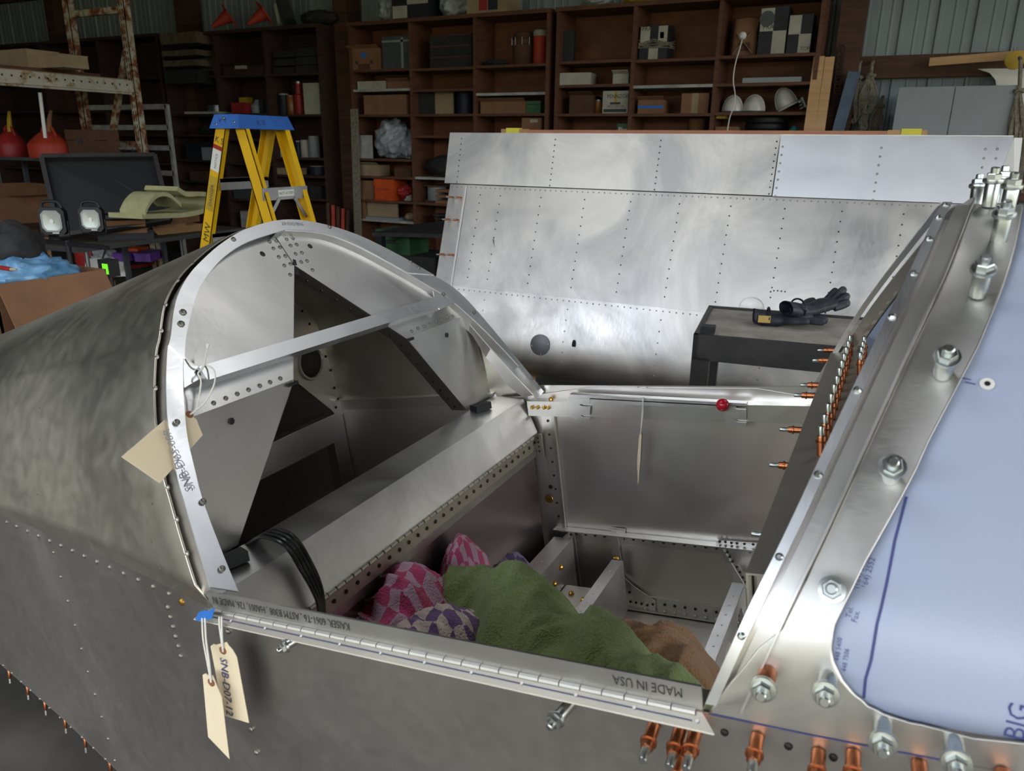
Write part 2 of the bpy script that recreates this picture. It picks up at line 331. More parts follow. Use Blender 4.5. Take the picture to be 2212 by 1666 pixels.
# side skins
def side(sg, out=0.0):
    return lambda a, b: Vector((US[round(a*(len(US)-1))], sg*(vl(US[round(a*(len(US)-1))])+out), -0.028 + (wbot(US[round(a*(len(US)-1))])+0.028)*b))
for sg, nm in ((-1, 'near'), (1, 'far')):
    mb = MB(); A = [Vector((u, sg*vl(u), -0.026 if u < -0.85 else -0.004 if sg > 0 and u < -.18 else -0.028)) for u in US]; B = [Vector((u, sg*vl(u), wbot(u))) for u in US]
    rows = 9; G = [[A[i].lerp(B[i], j/rows) for i in range(len(US))] for j in range(rows+1)]
    th = Vector((0, -sg*0.004, 0))
    vs = [p for r in G for p in r]; nn = len(vs); fs = []; w = len(US)
    for j in range(rows):
        for i in range(w-1): fs += [(j*w+i, j*w+i+1, (j+1)*w+i+1, (j+1)*w+i), (nn+j*w+i, nn+(j+1)*w+i, nn+(j+1)*w+i+1, nn+j*w+i+1)]
    for i in range(w-1): fs += [(i, nn+i, nn+i+1, i+1), (rows*w+i, rows*w+i+1, nn+rows*w+i+1, nn+rows*w+i)]
    mb.add(vs + [p + th for p in vs], fs); skin = obj('side_skin', mb, mat('skin'), fus); skin.data.materials.append(mat('inner'))
    for pg in skin.data.polygons:
        if all(i >= nn for i in pg.vertices): pg.material_index = 1
    if sg < 0: nskin = skin
    else: fskin = skin
obj('bottom_skin', MB().strip([(u, -vl(u), wbot(u)) for u in US], [(u, vl(u), wbot(u)) for u in US], (0,0,-0.003)), mat('inner'), fus)
# the leaning arch at the front of the turtledeck
LN = -0.6
o_px = [(455,1268),(425,1175),(397,1080),(382,1026),(365,924),(360.6,883),(359,820),(362,754),(368,726),(378,654),(403,601),(436,563),(483,523),(536,494),(609,476),(683,482),(771,508),(859,551),(921,586),(981,622),(1024,664),(1077,726),(1120,778),(1175,846)]
i_px = [(515,1278),(475,1180),(438,1080),(420,1010),(406,950),(400,900),(396,839),(397,790),(400,735),(408,695),(424,636),(448,595),(486,554),(536,523),(610,499),(624,497),(698,504),(771,531),(859,578),(939,625),(980,652),(1048,714),(1120,790),(1168,854)]
def inlean(p, u0): q = loc(p, 'u', u0, LN); return q
AO = cr([inlean(p, -0.83) for p in o_px], 4); AI = cr([inlean(p, -0.83) for p in i_px], 4)
LNn = Vector((1, 0, 0.6)).normalized()     # forward normal of the leaning plane
def sect(t):  # resample polyline by index fraction
    return t
n = len(AO)
k1, k2 = int(n*0.315), int(n*0.785)
seg = [('arch_segment', 0, k1, 0.0, 'grey lower arch strip on the near side'), ('arch_segment', k1, k2, 0.0022, None), ('arch_segment', k2, n-1, 0.0, 'grey lower arch strip on the far side')]
segs = []
for nm, a, b, dz, lb in seg:
    segs.append(obj(nm, MB().strip([p + LNn*dz for p in AO[a:b+1]], [p + LNn*dz for p in AI[a:b+1]], -LNn*0.0035), mat('arch'), fus, label=lb))
# outer edge flange under the strip, where the turtledeck skin is riveted
obj('arch_flange', MB().strip([p - LNn*0.004 for p in AO], [p - LNn*0.030 for p in AO], (0, 0.0, -0.003)), mat('inner'), fus)
# bent inner flange along the far leg of the arch
fl = AI[int(n*0.60):n-4]
obj('inner_flange', MB().strip(fl, [p - LNn*0.028 + Vector((0, -0.004, -0.004)) for p in fl], (0, -0.003, -0.002)), mat('plate'), fus)
lip = [inlean(p, -0.832) for p in ((1015,700),(1060,752),(1110,808),(1152,852))]; lip2 = [inlean(p, -0.86) for p in ((1014,712),(1050,770),(1098,832),(1130,856))]
obj('lower_lip', MB().strip(lip, lip2, (0,-0.002,-0.002)), mat('plate'), fus)
# turtledeck skin
prof0 = [Vector((-0.83, -0.5285, -0.0285))] + [p for p in AO] + [Vector((-0.83, 0.5285, -0.0285))]
def tdk(us):
    s = vl(us)/0.528; h = (0.483 + 0.16*(us + 0.83))/0.483; out = []
    for p in prof0:
        v = p.y*s; w = -0.02 + (p.z + 0.02)*h; out.append(Vector((us - 0.6*w*h, v, w)))
    return out
UT = [-0.857,-0.8595,-0.92,-1.0,-1.1,-1.25,-1.45,-1.7,-2.0,-2.4,-2.9,-3.4]
mb = MB(); R_ = [tdk(u) for u in UT]; w = len(prof0)
vs = [p for r in R_ for p in r]; mb.add(vs, [(j*w+i, j*w+i+1, (j+1)*w+i+1, (j+1)*w+i) for j in range(len(UT)-1) for i in range(w-1)])
deck = obj('turtledeck_skin', mb, mat('deck'), fus)
sol = deck.modifiers.new('thickness', 'SOLIDIFY'); sol.thickness = 0.003; sol.offset = 1
# bulkhead: two upper plates in the leaning plane, two lower plates upright, black marks at the bends
PI_ = [p - LNn*0.012 for p in AO]
def plate_pt(v, w): return Vector((-0.848 + LN*w, v, w))
hole_ap, hole_sh, bendw = 0.394, 0.177, 0.202
ic = min(range(len(PI_)), key=lambda i: abs(PI_[i].y) if PI_[i].z > 0.3 else 9)
lft = [p for i, p in enumerate(PI_) if i < ic and p.z > bendw]; rgt = [p for i, p in enumerate(PI_) if i > ic and p.z > bendw]
def onp(p): return plate_pt(p.y*0.985, p.z - 0.004)
pl = [plate_pt(-hole_sh, bendw), plate_pt(-0.0012, hole_ap), plate_pt(-0.0012, PI_[ic].z-0.004)] + [onp(p) for p in reversed(lft)] + [plate_pt(-0.45, bendw)]
pr = [plate_pt(hole_sh, bendw), plate_pt(0.0012, hole_ap), plate_pt(0.0012, PI_[ic].z-0.004)] + [onp(p) for p in rgt] + [plate_pt(0.45, bendw)]
bl = obj('bulkhead_plate', MB().prism(pl, -LNn*0.002), mat('plate'), fus); br = obj('bulkhead_plate', MB().prism(pr, -LNn*0.002), mat('plate'), fus)
UB = -0.848 + LN*bendw
for sg in (-1, 1):
    q = [(UB, sg*hole_sh, bendw+0.003), (UB, sg*0.455, bendw+0.003), (UB+0.004, sg*0.50, -0.022), (UB+0.004, sg*0.372, -0.022)]
    obj('bulkhead_lower_plate', MB().prism(q, (-0.002, 0, 0)), mat('plate'), fus)
    # return flanges around the opening
    fa = [plate_pt(0, hole_ap), plate_pt(sg*hole_sh, bendw), Vector((UB+0.004, sg*0.372, -0.022))]
    ob = obj('opening_flange', MB().strip(fa, [p + Vector((-0.042, -sg*0.002, 0)) for p in fa], (0, sg*0.0015, 0.0)), mat('inner'), fus)
    rv = MB()
    for a, b, c in ((fa[0], fa[1], 8), (fa[1], fa[2], 8)):
        for k in range(c):
            p = a.lerp(b, (k+0.5)/c) + Vector((-0.024, -sg*0.003, 0)); rv.lathe([(0.0035, 0), (0.0025, 0.002)], p, (0, -sg, -0.5), 6)
    obj('rivets', rv, mat('rivet_dark'), ob, kind='stuff')
    blk = MB().hexa([Vector((UB-0.0+a, sg*(0.175+0.0)+b, bendw+c)) for a, b, c in ((0.0035,-sg*0.004,-0.006),(0.0035,sg*0.022,-0.006),(0.0035,sg*0.022,0.0),(0.0035,-sg*0.004,0.0),(0.005,-sg*0.004,-0.006),(0.005,sg*0.022,-0.006),(0.005,sg*0.022,0.0),(0.005,-sg*0.004,0.0))])
    obj('relief_slot', blk, mat('black'), fus)
ap = plate_pt(0, hole_ap)
obj('relief_slot', MB().prism([ap + Vector((0.002, -0.003, 0.012)), ap + Vector((0.002, 0.004, 0.009)), ap + Vector((-0.004, 0.012, -0.022)), ap + Vector((-0.004, -0.001, -0.018))], (0.001,0,0)), mat('black'), fus)
# rivets of the plates (positions read on the leaning plane)
def rivs(name, pts, nrm, parent, m='rivet', r=0.0042, h=0.0022, n=8):
    rv = MB()
    for p in pts: rv.lathe([(r, 0), (r*0.9, h*0.6), (r*0.45, h)], p, nrm, n)
    return obj(name, rv, mat(m), parent, kind='stuff')
Z1 = lambda x, y: (330 + x*0.2941, 460 + y*0.2941)
u1 = [(857,214),(905,207),(983,195),(1028,188),(885,262),(933,254),(925,325),(973,318),(965,388),(1011,377),(1008,456)]
u2 = [(1011,241),(1056,234),(1048,303),(1094,294),(1089,362),(1132,354),(1172,421)]
def onl(x, y, d=0.0): q = loc(Z1(x, y), 'u', -0.848, LN); return q + LNn*(0.0005+d)
rivs('rivets', [onl(*p) for p in u1], LNn, bl); rivs('rivets', [onl(*p) for p in u2], LNn, br)
rivs('rivets', [onl(*p) for p in ((447,1397),(536,1362),(620,1330),(703,1300),(785,1271),(861,1244),(936,1217))], LNn, bl)
rivs('rivets', [onl(*p) for p in ((1901,870),(1946,850),(1993,835),(2038,818),(2081,802),(2121,787),(2163,771),(2204,758))], LNn, br)
rivs('tooling_holes', [onl(*p) for p in ((806,302),(1155,245))], LNn, bl, 'black', 0.006, 0.0006)
rivs('tooling_holes', [loc((498,910), 'u', UB) + Vector((.003,0,0)), loc((964,724), 'u', UB) + Vector((.003,0,0))], (1,0,0), bl, 'black', 0.006, 0.0006)
def ons(p, d=0.003): return loc(p, 'u', -0.83, LN) + LNn*d
rivs('rivets', [ons(Z1(217,737)), ons(Z1(203,822))], LNn, segs[1], 'rivet', 0.006, 0.003)
rivs('rivets', [ons(Z1(588,200)), ons(Z1(1294,108)), ons(Z1(1890,367)), ons(Z1(1950,410))], LNn, segs[1], 'rivet', 0.005, 0.002)
rivs('rivets', [ons(Z1(172,1543)), ons((478,1230)), ons((437,1085))], LNn, segs[0], 'rivet', 0.005, 0.002)
rivs('rivets', [ons((957,637)), ons((1023,676)), ons((1148,819)), ons((1165,838))], LNn, segs[2], 'rivet', 0.005, 0.002)
# tabs that carry the cross brace, and the brace itself
tb = [loc(p, 'u', -0.829, LN) for p in ((397,768),(412,784),(436,795),(441,813),(425,822),(398,838),(396,800))]
obj('arch_tab', MB().prism(tb, -LNn*0.003), mat('arch'), fus); rivs('rivets', [ons((429,806), .002)], LNn, segs[0], 'rivet_dark', 0.006, 0.001)
tb = [loc(p, 'u', -0.829, LN) for p in ((936,628),(962,640),(985,655),(950,668),(940,655))]
obj('arch_tab', MB().prism(tb, -LNn*0.003), mat('arch'), fus)
ba = loc((436,810), 'u', -0.824, LN); bb = loc((952,651), 'u', -0.824, LN)
bw = Vector((0.6*-1, 0, 1)).normalized()
obj('cross_brace', MB().bar(ba, bb, 0.010, 0.026, bw).bar(ba - LNn*0.012 - bw*0.011, bb - LNn*0.012 - bw*0.011, 0.022, 0.003, bw), mat('arch'), fus)
# stamped part numbers
def onstrip(c0, c1, px0, size, body, parent, m='inkf', flip=1):
    a = ons(c0, 0.0031); b = ons(c1, 0.0031); ex = (b - a).normalized(); ey = LNn.cross(ex).normalized()*flip
    obj('stamped_number', textmb(body, size, lambda x, y: a + ex*x + ey*y), mat(m), parent)
onstrip((420,1058), (388,985), 0, 0.017, 'SNB-D03-08R', segs[0])
onstrip((652,483), (610,481), 0, 0.011, 'SNB-D03-07', segs[1])
# second former deeper inside the turtledeck: arch ring with a lightening hole, cross piece and legs
u2 = -1.40
def f2(x, y): return loc((x, y), 'u', u2)
oc = [f2(*p) for p in ((600,590),(645,640),(680,690),(708,740),(730,800),(742,860),(745,885),(735,907),(715,885),(640,825),(560,760),(520,690))]
hc = f2(670, 783); rr_ = 0.044
ring = MB(); N = 36
def ray_to(poly, c, a):
    best = 9; d = Vector((0, math.cos(a), math.sin(a)))
    for p, q in zip(poly, poly[1:] + poly[:1]):
        e = q - p; den = d.y*e.z - d.z*e.y
        if abs(den) < 1e-9: continue
        t = ((p.y-c.y)*e.z - (p.z-c.z)*e.y)/den; s = ((p.y-c.y)*d.z - (p.z-c.z)*d.y)/den
        if t > 0 and -1e-6 <= s <= 1+1e-6: best = min(best, t)
    return c + d*best
A = []; B = []
angs = sorted([2*math.pi*k/N for k in range(N)] + [math.atan2(p.z-hc.z, p.y-hc.y) % (2*math.pi) for p in oc])
for a in angs + [angs[0]]:
    A.append(ray_to(oc, hc, a)); B.append(hc + Vector((0, math.cos(a)*rr_, math.sin(a)*rr_)))
f2o = obj('inner_former', ring.strip(A, B, (-0.003,0,0)), mat('inner'), fus)
obj('hole_rim', MB().tube([hc + Vector((0.003, math.cos(a)*rr_, math.sin(a)*rr_)) for a in [2*math.pi*k/24 for k in range(25)]], 0.0045, 6), mat('angle'), f2o)
rivs('rivets', [f2(x, y) + Vector((.001,0,0)) for x, y in ((652,672),(668,700),(690,735),(703,770),(714,800),(722,838),(730,862),(725,880))], (1,0,0), f2o, 'rivet_dark', 0.004)
y2 = vl(u2) - 0.008
cp = MB().box(u2-0.002, u2+0.001, -y2, y2, -0.12, -0.045).box(u2-0.03, u2, -y2, y2, -0.047, -0.044)
obj('former_cross_piece', cp, mat('inner'), f2o)
for sg in (-1, 1):
    obj('former_leg', MB().box(u2-0.002, u2+0.001, sg*(y2-0.05), sg*y2, -0.58, -0.12).box(u2-0.03, u2, sg*(y2-0.052), sg*(y2-0.05), -0.58, -0.12), mat('inner'), f2o)
    st = MB(); A = [Vector((u, sg*(vl(u)-0.005), -0.012)) for u in US if -2.3 < u < -0.9]
    obj('tail_longeron', st.strip(A, [p + Vector((0, -sg*0.022, 0)) for p in A], (0,0,0.003)).strip(A, [p + Vector((0, 0, -0.03)) for p in A], (0,-sg*0.003,0)), mat('angle'), fus)
    obj('rear_longeron', MB().strip([Vector((u, sg*(vl(u)-0.005), wbot(u)+0.02)) for u in US if u < -0.8], [Vector((u, sg*(vl(u)-0.03), wbot(u)+0.02)) for u in US if u < -0.8], (0,0,0.003)), mat('angle'), fus)
# rear fuselage bulkhead so the tail closes
obj('tail_bulkhead', MB().prism([(-2.6, -vl(-2.6)+.006, -0.03), (-2.6, vl(-2.6)-.006, -0.03), (-2.6, vl(-2.6)-.006, wbot(-2.6)+.004), (-2.6, -vl(-2.6)+.006, wbot(-2.6)+.004)], (-0.003,0,0)), mat('inner'), fus)
# ------------------------------------------------------------------ seat back beam with its piano hinge
prof_b = [(-0.955,-0.021),(-0.875,-0.031),(-0.846,-0.118),(-0.862,-0.146)]
vb = 0.505
def ext(prof, v0, v1, th=(0,0,-0.002)): return MB().strip([(u, v0, w) for u, w in prof], [(u, v1, w) for u, w in prof], th)
beam = obj('seat_back_beam', ext(prof_b, -vb, vb).box(-0.955,-0.953,-vb,vb,-0.14,-0.022), mat('beam'), fus, sharp=0.3)
hp = obj('hinge_plate', ext([(-0.850,-0.128),(-0.853,-0.165)], -vb+.01, vb-.02, (-0.002,0,0)), mat('hinge'), fus)
lp = obj('lower_beam_flange', ext([(-0.852,-0.150),(-0.858,-0.187)], -vb, vb, (-0.003,0,0)), mat('angle'), fus)
nk = 44
for k in range(nk):
    v0 = -vb+.012 + (2*vb-.035)*k/nk
    obj('hinge_knuckle', MB().tube([(-0.8475, v0, -0.127), (-0.8475, v0 + (2*vb-.035)/nk*0.86, -0.127)], 0.0042 if k % 2 else 0.0036, 6), mat('hinge' if k % 2 else 'knuckle'), hp)
rivs('rivets', [(-0.8505, -vb+.03 + (2*vb-.06)*(k+.5)/30, -0.147) for k in range(30)], (1,0,-0.1), hp, 'rivet_dark', 0.0042)
obj('seat_back_panel', MB().box(-0.866, -0.863, -0.50, 0.502, -0.59, -0.185), alu('aluminium_seat_panel_dark_reflection', (0.30,0.25,0.26), 0.30, 0.36, 2, (3,3,3), 0.1), fus)  # dark maroon reflection is put into the base colour of bare aluminium
# bent plate that closes the beam at the far end, with a rivet field
obj('beam_end_plate', MB().box(-0.875, -0.835, 0.506, 0.509, -0.19, -0.125), mat('inner'), fus)
rivs('rivets', [(-0.868+0.011*a, 0.505, -0.135-0.012*b) for a in range(3) for b in range(4)], (0,-1,0), hp, 'rivet_dark', 0.003)
# ------------------------------------------------------------------ near longeron angle, printed, and outer hinge
na = obj('longeron_angle', MB().box(-0.848, -0.172, -0.532, -0.529, -0.026, 0.0).box(-0.86, -0.172, -0.532, -0.500, -0.029, -0.026), mat('angle'), fus)
def onang(u0, size, body, sx=1.0):
    return obj('printed_lettering', textmb(body, size, lambda x, y: Vector((u0 - x, -0.5325, -0.0195 + (0.0135 - y))), sx=sx), mat('ink'), na)
onang(-0.600, 0.0150, 'KAISER, 6061-T6 , ASTM B308 , HA001, 126, MADE IN', 0.70)
onang(-0.190, 0.0150, 'MADE IN USA', 0.78)
ph = bpy.data.objects.new('piano_hinge', None); COL.objects.link(ph); ph.parent = fus; ORG[ph.name] = Vector((0,0,0))
nk = 28
for k in range(nk):
    a = -0.845 + 0.668*k/nk; b = a + 0.668/nk - 0.0012
    obj('hinge_knuckle', MB().tube([(a, -0.5345, -0.0275), (b, -0.5345, -0.0275)], 0.0034, 8), mat('knuckle'), ph)
lf = obj('hinge_leaf', MB().hexa([(-0.868,-0.5475,-0.0375),(-0.158,-0.5485,-0.0375),(-0.172,-0.534,-0.0285),(-0.850,-0.534,-0.0285),(-0.868,-0.547,-0.0360),(-0.158,-0.548,-0.0360),(-0.172,-0.5335,-0.0270),(-0.850,-0.5335,-0.0270)]), mat('hinge'), ph)
lnr = Vector((0, -0.53, 0.84)).normalized()
def onleaf(u, t, d=0.0008): return Vector((u, -0.5345 - 0.0135*t, -0.0273 - 0.009*t)) + lnr*d
obj('ink_line', MB().prism([onleaf(-0.84,.45), onleaf(-0.18,.5), onleaf(-0.18,.56), onleaf(-0.84,.51)], lnr*0.0001), mat('inkb'), ph)
hl = MB()
for k in range(11): hl.lathe([(0.0018,0),(0.0018,0.0004)], onleaf(-0.80+0.0625*k, .5), lnr, 10)
obj('pilot_holes', hl, mat('white'), ph, kind='stuff')
# canopy-side hinge end bracket and far longeron
fa_ = obj('longeron_angle', MB().box(-0.848, -0.178, 0.529, 0.532, -0.033, 0.0).box(-0.86, -0.178, 0.497, 0.532, -0.036, -0.033).box(-0.86, -0.178, 0.494, 0.497, -0.072, -0.033), mat('angle'), fus)
brw = MB()
for k, (u, v) in enumerate(((-0.845,.49),(-0.83,.49),(-0.812,.49),(-0.80,.49))): brw.lathe([(0.005,0),(0.005,0.004),(0.003,0.006)], (u, v+.003, -0.048), (0,-1,0), 8)
for u in (-.80,-.72,-.70,-.455): brw.lathe([(0.006,0),(0.006,0.003),(0.004,0.006),(0.002,0.007)], (u, .512, -0.033), (0,0,1), 8)
obj('bolts', brw, mat('brass'), fa_, kind='stuff')
# latch bar on the far rail: two notched hooks on a long plate, red ball knob
def fv(px, v=0.488): return loc(px, 'v', v)
lb = obj('latch_bar', MB().prism([fv(p) for p in ((1230,858),(1612,878),(1612,887),(1230,868))], (0,0.003,0)).prism([fv(p) for p in ((1230,852),(1612,872),(1612,880),(1230,860))], (0,0.02,0)), mat('plate'), fus)
def hook(pts): return obj('latch_hook', MB().prism([fv(p, .4865) for p in pts], (0,0.0025,0)), mat('plate'), lb)
hook([(1227,858),(1274,861),(1274,872),(1256,872),(1252,875),(1256,878),(1275,879),(1274,897),(1258,896),(1255,899),(1258,902),(1274,903),(1274,909),(1244,908),(1235,902),(1231,890)])
hook([(1563,876),(1612,880),(1612,879),(1592,878),(1588,881),(1592,884),(1612,885),(1612,907),(1593,906),(1589,909),(1593,912),(1612,913),(1612,920),(1578,919),(1568,912),(1564,900)])
kb = fv((1561,875), .47); obj('knob', MB().sphere(kb, 0.0145, 20, 13), mat('red'), lb, label='glossy red ball knob'); obj('knob_stem', MB().tube([kb, kb + Vector((0,.03,0))], 0.004, 8), mat('zinc'), lb)
# far side stiffeners and gussets
def fw(px): return loc(px, 'v', 0.522)
far = fus
def farplate(name, pts, m='inner', th=0.003, v=0.522): return obj(name, MB().prism([loc(p, 'v', v) for p in pts], (0, th, 0)), mat(m), fus)
farplate('side_stiffener', [(1166,880),(1188,880),(1216,1150),(1200,1150)], 'inner', .003, .520)
farplate('side_stiffener', [(1188,880),(1194,880),(1222,1150),(1216,1150)], 'angle', .010, .512)
rivs('rivets', [loc((1180 + 30*t, 880+265*t), 'v', .519) for t in [k/9 for k in range(10)]], (0,-1,0), fskin, 'rivet_dark', 0.0035)
rivs('grommet', [loc((1186,1078), 'v', .518)], (0,-1,0), fskin, 'brass', 0.012, 0.002, 14); rivs('grommet', [loc((1189,1052), 'v', .518)], (0,-1,0), fskin, 'black', 0.006, 0.001, 12)
mid = obj('mid_longeron', MB().box(-0.83, 0.3, 0.498, 0.527, -0.392, -0.389).box(-0.83, 0.3, 0.522, 0.526, -0.42, -0.389), mat('angle'), fus)
rivs('rivets', [(-0.80 + 0.0262*k, 0.5215, -0.405) for k in range(24)], (0,-1,0), mid, 'rivet_dark', 0.004)
low = obj('lower_longeron', MB().box(-0.83, 0.3, 0.500, 0.527, -0.597, -0.594).box(-0.83, 0.3, 0.521, 0.526, -0.597, -0.565), mat('angle'), fus)
rivs('rivets', [(-0.60 + 0.0262*k, 0.5205, -0.580) for k in range(18)], (0,-1,0), low, 'rivet_dark', 0.004); rivs('rivets', [(-0.60 + 0.0262*k, 0.512, -0.594) for k in range(18)], (0,0,1), low, 'white', 0.003)
u_ = farplate('upright_channel', [(1226,1150),(1240,1150),(1256,1275),(1240,1275)], 'plate', .003, .515); obj('channel_web', MB().strip([loc((1226,1150),'v',.515), loc((1240,1275),'v',.515)], [loc((1226,1150),'v',.515)+Vector((0,-.03,0)), loc((1240,1275),'v',.515)+Vector((0,-.03,0))], (.002,0,0)), mat('plate'), u_)
rivs('rivets', [loc((1233+15*t, 1155+115*t),'v',.514) for t in [k/6 for k in range(7)]], (0,-1,0), u_, 'rivet_dark', .0035)
u_ = farplate('upright_channel', [(1316,1150),(1332,1150),(1346,1240),(1330,1246)], 'plate', .003, .515)
rivs('bolts', [loc(p,'v',.513) for p in ((1331,1207),(1332,1229))], (0,-1,0), u_, 'brass', .008, .006, 8)
farplate('gusset', [(1318,1140),(1351,1144),(1350,1158),(1337,1183),(1330,1184)], 'inner', .002, .518)
g_ = farplate('gusset', [(1345,1245),(1350,1250),(1370,1268),(1416,1299),(1416,1318),(1334,1318)], 'inner', .002, .516)
rivs('rivets', [loc(p,'v',.515) for p in ((1336,1290),(1350,1297),(1362,1300),(1374,1302),(1386,1305),(1398,1308),(1338,1262),(1334,1276),(1410,1306),(1360,1280))], (0,-1,0), g_, 'rivet_dark', .0035)
g_ = farplate('gusset', [(1545,1168),(1690,1178),(1690,1195),(1600,1193),(1597,1213),(1580,1221)], 'plate', .002, .517)
rivs('rivets', [loc(p,'v',.516) for p in ((1555,1170),(1567,1171),(1580,1173),(1592,1174),(1608,1175),(1627,1176),(1646,1178),(1565,1183),(1571,1193),(1577,1203),(1583,1213))], (0,-1,0), g_, 'rivet_dark', .0035)
d_ = farplate('diagonal_brace', [(1545,1168),(1552,1172),(1612,1270),(1640,1310),(1626,1318),(1600,1280),(1560,1200)], 'plate', .004, .512)
rivs('rivets', [loc((1592+32*t, 1225+55*t),'v',.511) for t in [k/5 for k in range(6)]], (0,-1,0), d_, 'rivet_dark', .0035)
# cross members on the cockpit floor
def cross(name, u0, w0, w1, v0=-0.50, v1=0.49, wd=0.02, m='plate', holes=0):
    o = obj(name, MB().box(u0, u0+0.0025, v0, v1, w1, w0).box(u0-wd, u0, v0, v1, w0-0.0025, w0), mat(m), fus)
    rivs('rivets', [(u0-wd*0.5, v0 + (v1-v0)*(k+.5)/26, w0) for k in range(26)], (0,0,1), o, 'white', .0025, .0012)
    return o
# front member with lightening holes: built as a ring strip for each hole
u0 = -0.335; w0, w1 = -0.468, -0.594; nh = 7; v0, v1 = -0.50, 0.48
fr = MB().box(u0-0.03, u0, v0, v1, w0-0.003, w0)
for k in range(nh):
    a = v0 + (v1-v0)*k/nh; b = a + (v1-v0)/nh; c = Vector((u0, (a+b)/2, (w0+w1)/2)); rc = 0.036
    sq = [Vector((u0,a,w1)), Vector((u0,b,w1)), Vector((u0,b,w0)), Vector((u0,a,w0))]
    ang = sorted([2*math.pi*j/20 for j in range(20)] + [math.atan2(p.z-c.z, p.y-c.y) % (2*math.pi) for p in sq])
    fr.strip([ray_to(sq, c, q) for q in ang + ang[:1]], [c + Vector((0, math.cos(q)*rc, math.sin(q)*rc)) for q in ang + ang[:1]], (-0.002,0,0))
ff = obj('floor_rib', fr, mat('plate'), fus); rivs('rivets', [(u0-0.015, v0 + (v1-v0)*(k+.5)/24, w0) for k in range(24)], (0,0,1), ff, 'white', .0025, .0012)
rivs('red_pen_mark', [(u0+0.0005, .30, -.52), (u0+.0005, .05, -.53)], (1,0,0), ff, 'red', .006, .0005)
cross('floor_cross_member', -0.640, -0.452, -0.594, wd=0.028)
cm = cross('floor_cross_member', -0.775, -0.405, -0.594, wd=0.05)
rivs('bolts', [(-0.772, .40-.045*k, -.44-.022*k) for k in range(4)], (1,0,0), cm, 'brass', .008, .008, 8)
bx = MB().box(-0.77, -0.66, 0.20, 0.42, -0.54, -0.50); obj('pulley_bracket', bx, mat('inner'), fus)
rivs('bolts', [(-0.74, .38, -.50), (-.70, .36, -.50)], (0,0,1), cm, 'brass', .008, .008, 8)
obj('floor_doubler', MB().box(-0.62, -0.36, 0.2, 0.46, -0.597, -0.592), mat('inner'), fus)
# black foam blocks on the beam
for p, lb_ in (((497,1205), 'near'), ((1038,876), 'far')):
    q = loc(p, 'w', -0.012); e1 = Vector((0.35, 1, 0)).normalized(); e2 = Vector((0,0,1)).cross(e1)
    bmb = MB().hexa([q + e1*a*0.024 + e2*b*0.013 + Vector((0,0,-.012 + c)) for c in (0, 0.017) for a, b in ((-1,-1),(1,-1),(1,1),(-1,1))])
    one('foam_block', bmb.loc2w(), mat('rubber'), 'small black rectangular block on the %s end of the seat beam' % lb_, 'block', 'black blocks on the seat beam')
# ------------------------------------------------------------------ rivet rows on the near side and the turtledeck
sv = lambda px: (lambda q: q)(None)
def onside(px):
    lo_, hi_ = 0.05, 0.54; p = None
    v = -0.53
    for _ in range(12):
        p = loc(px, 'v', v); v = -vl(p.x)
    return loc(px, 'v', v - 0.0005)
Zb = lambda x, y: (x*0.3638, 1060 + y*0.3638)
r1 = [Zb(*p) for p in ((42,188),(100,213),(164,242),(229,270),(296,300),(362,328),(430,358),(500,390),(575,424),(652,457),(734,493),(820,531),(909,572),(1003,614))]
r2 = [Zb(*p) for p in ((318,368),(362,514),(404,657),(446,800),(484,940),(522,1077),(563,1211),(603,1345),(641,1475),(680,1603))]
r3 = [Zb(*p) for p in ((996,695),(1011,752),(1027,809),(1042,867),(1058,925),(1073,983))]
r4 = [Zb(*p) for p in ((20,1040),(70,1085),(125,1136),(180,1187),(236,1238),(293,1292),(356,1349),(420,1407),(486,1466),(554,1529),(625,1595))]
r5 = [(492,1365),(541,1576),(553,1626)]
rivs('rivets', [onside(p) for p in r1 + r3 + r5], (0,-1,0), nskin, 'rivet', .0042, .0025); rivs('rivets', [onside(p) for p in r2 + r4], (0,-1,0), nskin, 'rivet', .003, .002)
rivs('bolts', [onside((393,1301))], (0,-1,0), nskin, 'brass', .006, .003, 10)
rivs('rivets', [onside(p) for p in ((1565,1583),(1703,1613),(1800,1637))], (0,-1,0), nskin, 'rivet_dark', .004, .002)
def ondeck(px):       # nearest point of the turtledeck surface on the line of sight, in the band we see
    best = None
    for j in range(len(UT)-1):
        for s in (0, .25, .5, .75):
            for i in range(len(prof0)//2+14):
                p = R_[j][i].lerp(R_[j+1][i], s); q = pix(F(p)); d = (q[0]-px[0])**2 + (q[1]-px[1])**2
                if best is None or d < best[0]:
                    t1 = R_[j+1][i]-R_[j][i]; t2 = R_[j][min(i+1, len(prof0)-1)]-R_[j][i]; best = (d, p, t1.cross(t2).normalized())
    return best[1], best[2]
Zs = lambda x, y: (x*0.3602, 500 + y*0.3602)
dr = [Zs(*p) for p in ((803,272),(687,355),(575,460),(478,584),(391,731),(324,888),(274,1057),(241,1235),(233,1414),(241,1590),(1148,207),(1075,317),(1013,446),(970,594),(946,753),(936,932),(1008,1528),(915,1630))] + [Zb(*p) for p in ((272,203),(904,75),(1060,182),(921,280),(1137,392),(949,477))]
rv = MB()
for p in dr:
    q, nn_ = ondeck(p)
    if nn_.y > 0: nn_ = -nn_
    rv.lathe([(0.0045,0),(0.004,.0018),(0.002,.003)], q, nn_, 8)
obj('rivets', rv, mat('rivet'), deck, kind='stuff')
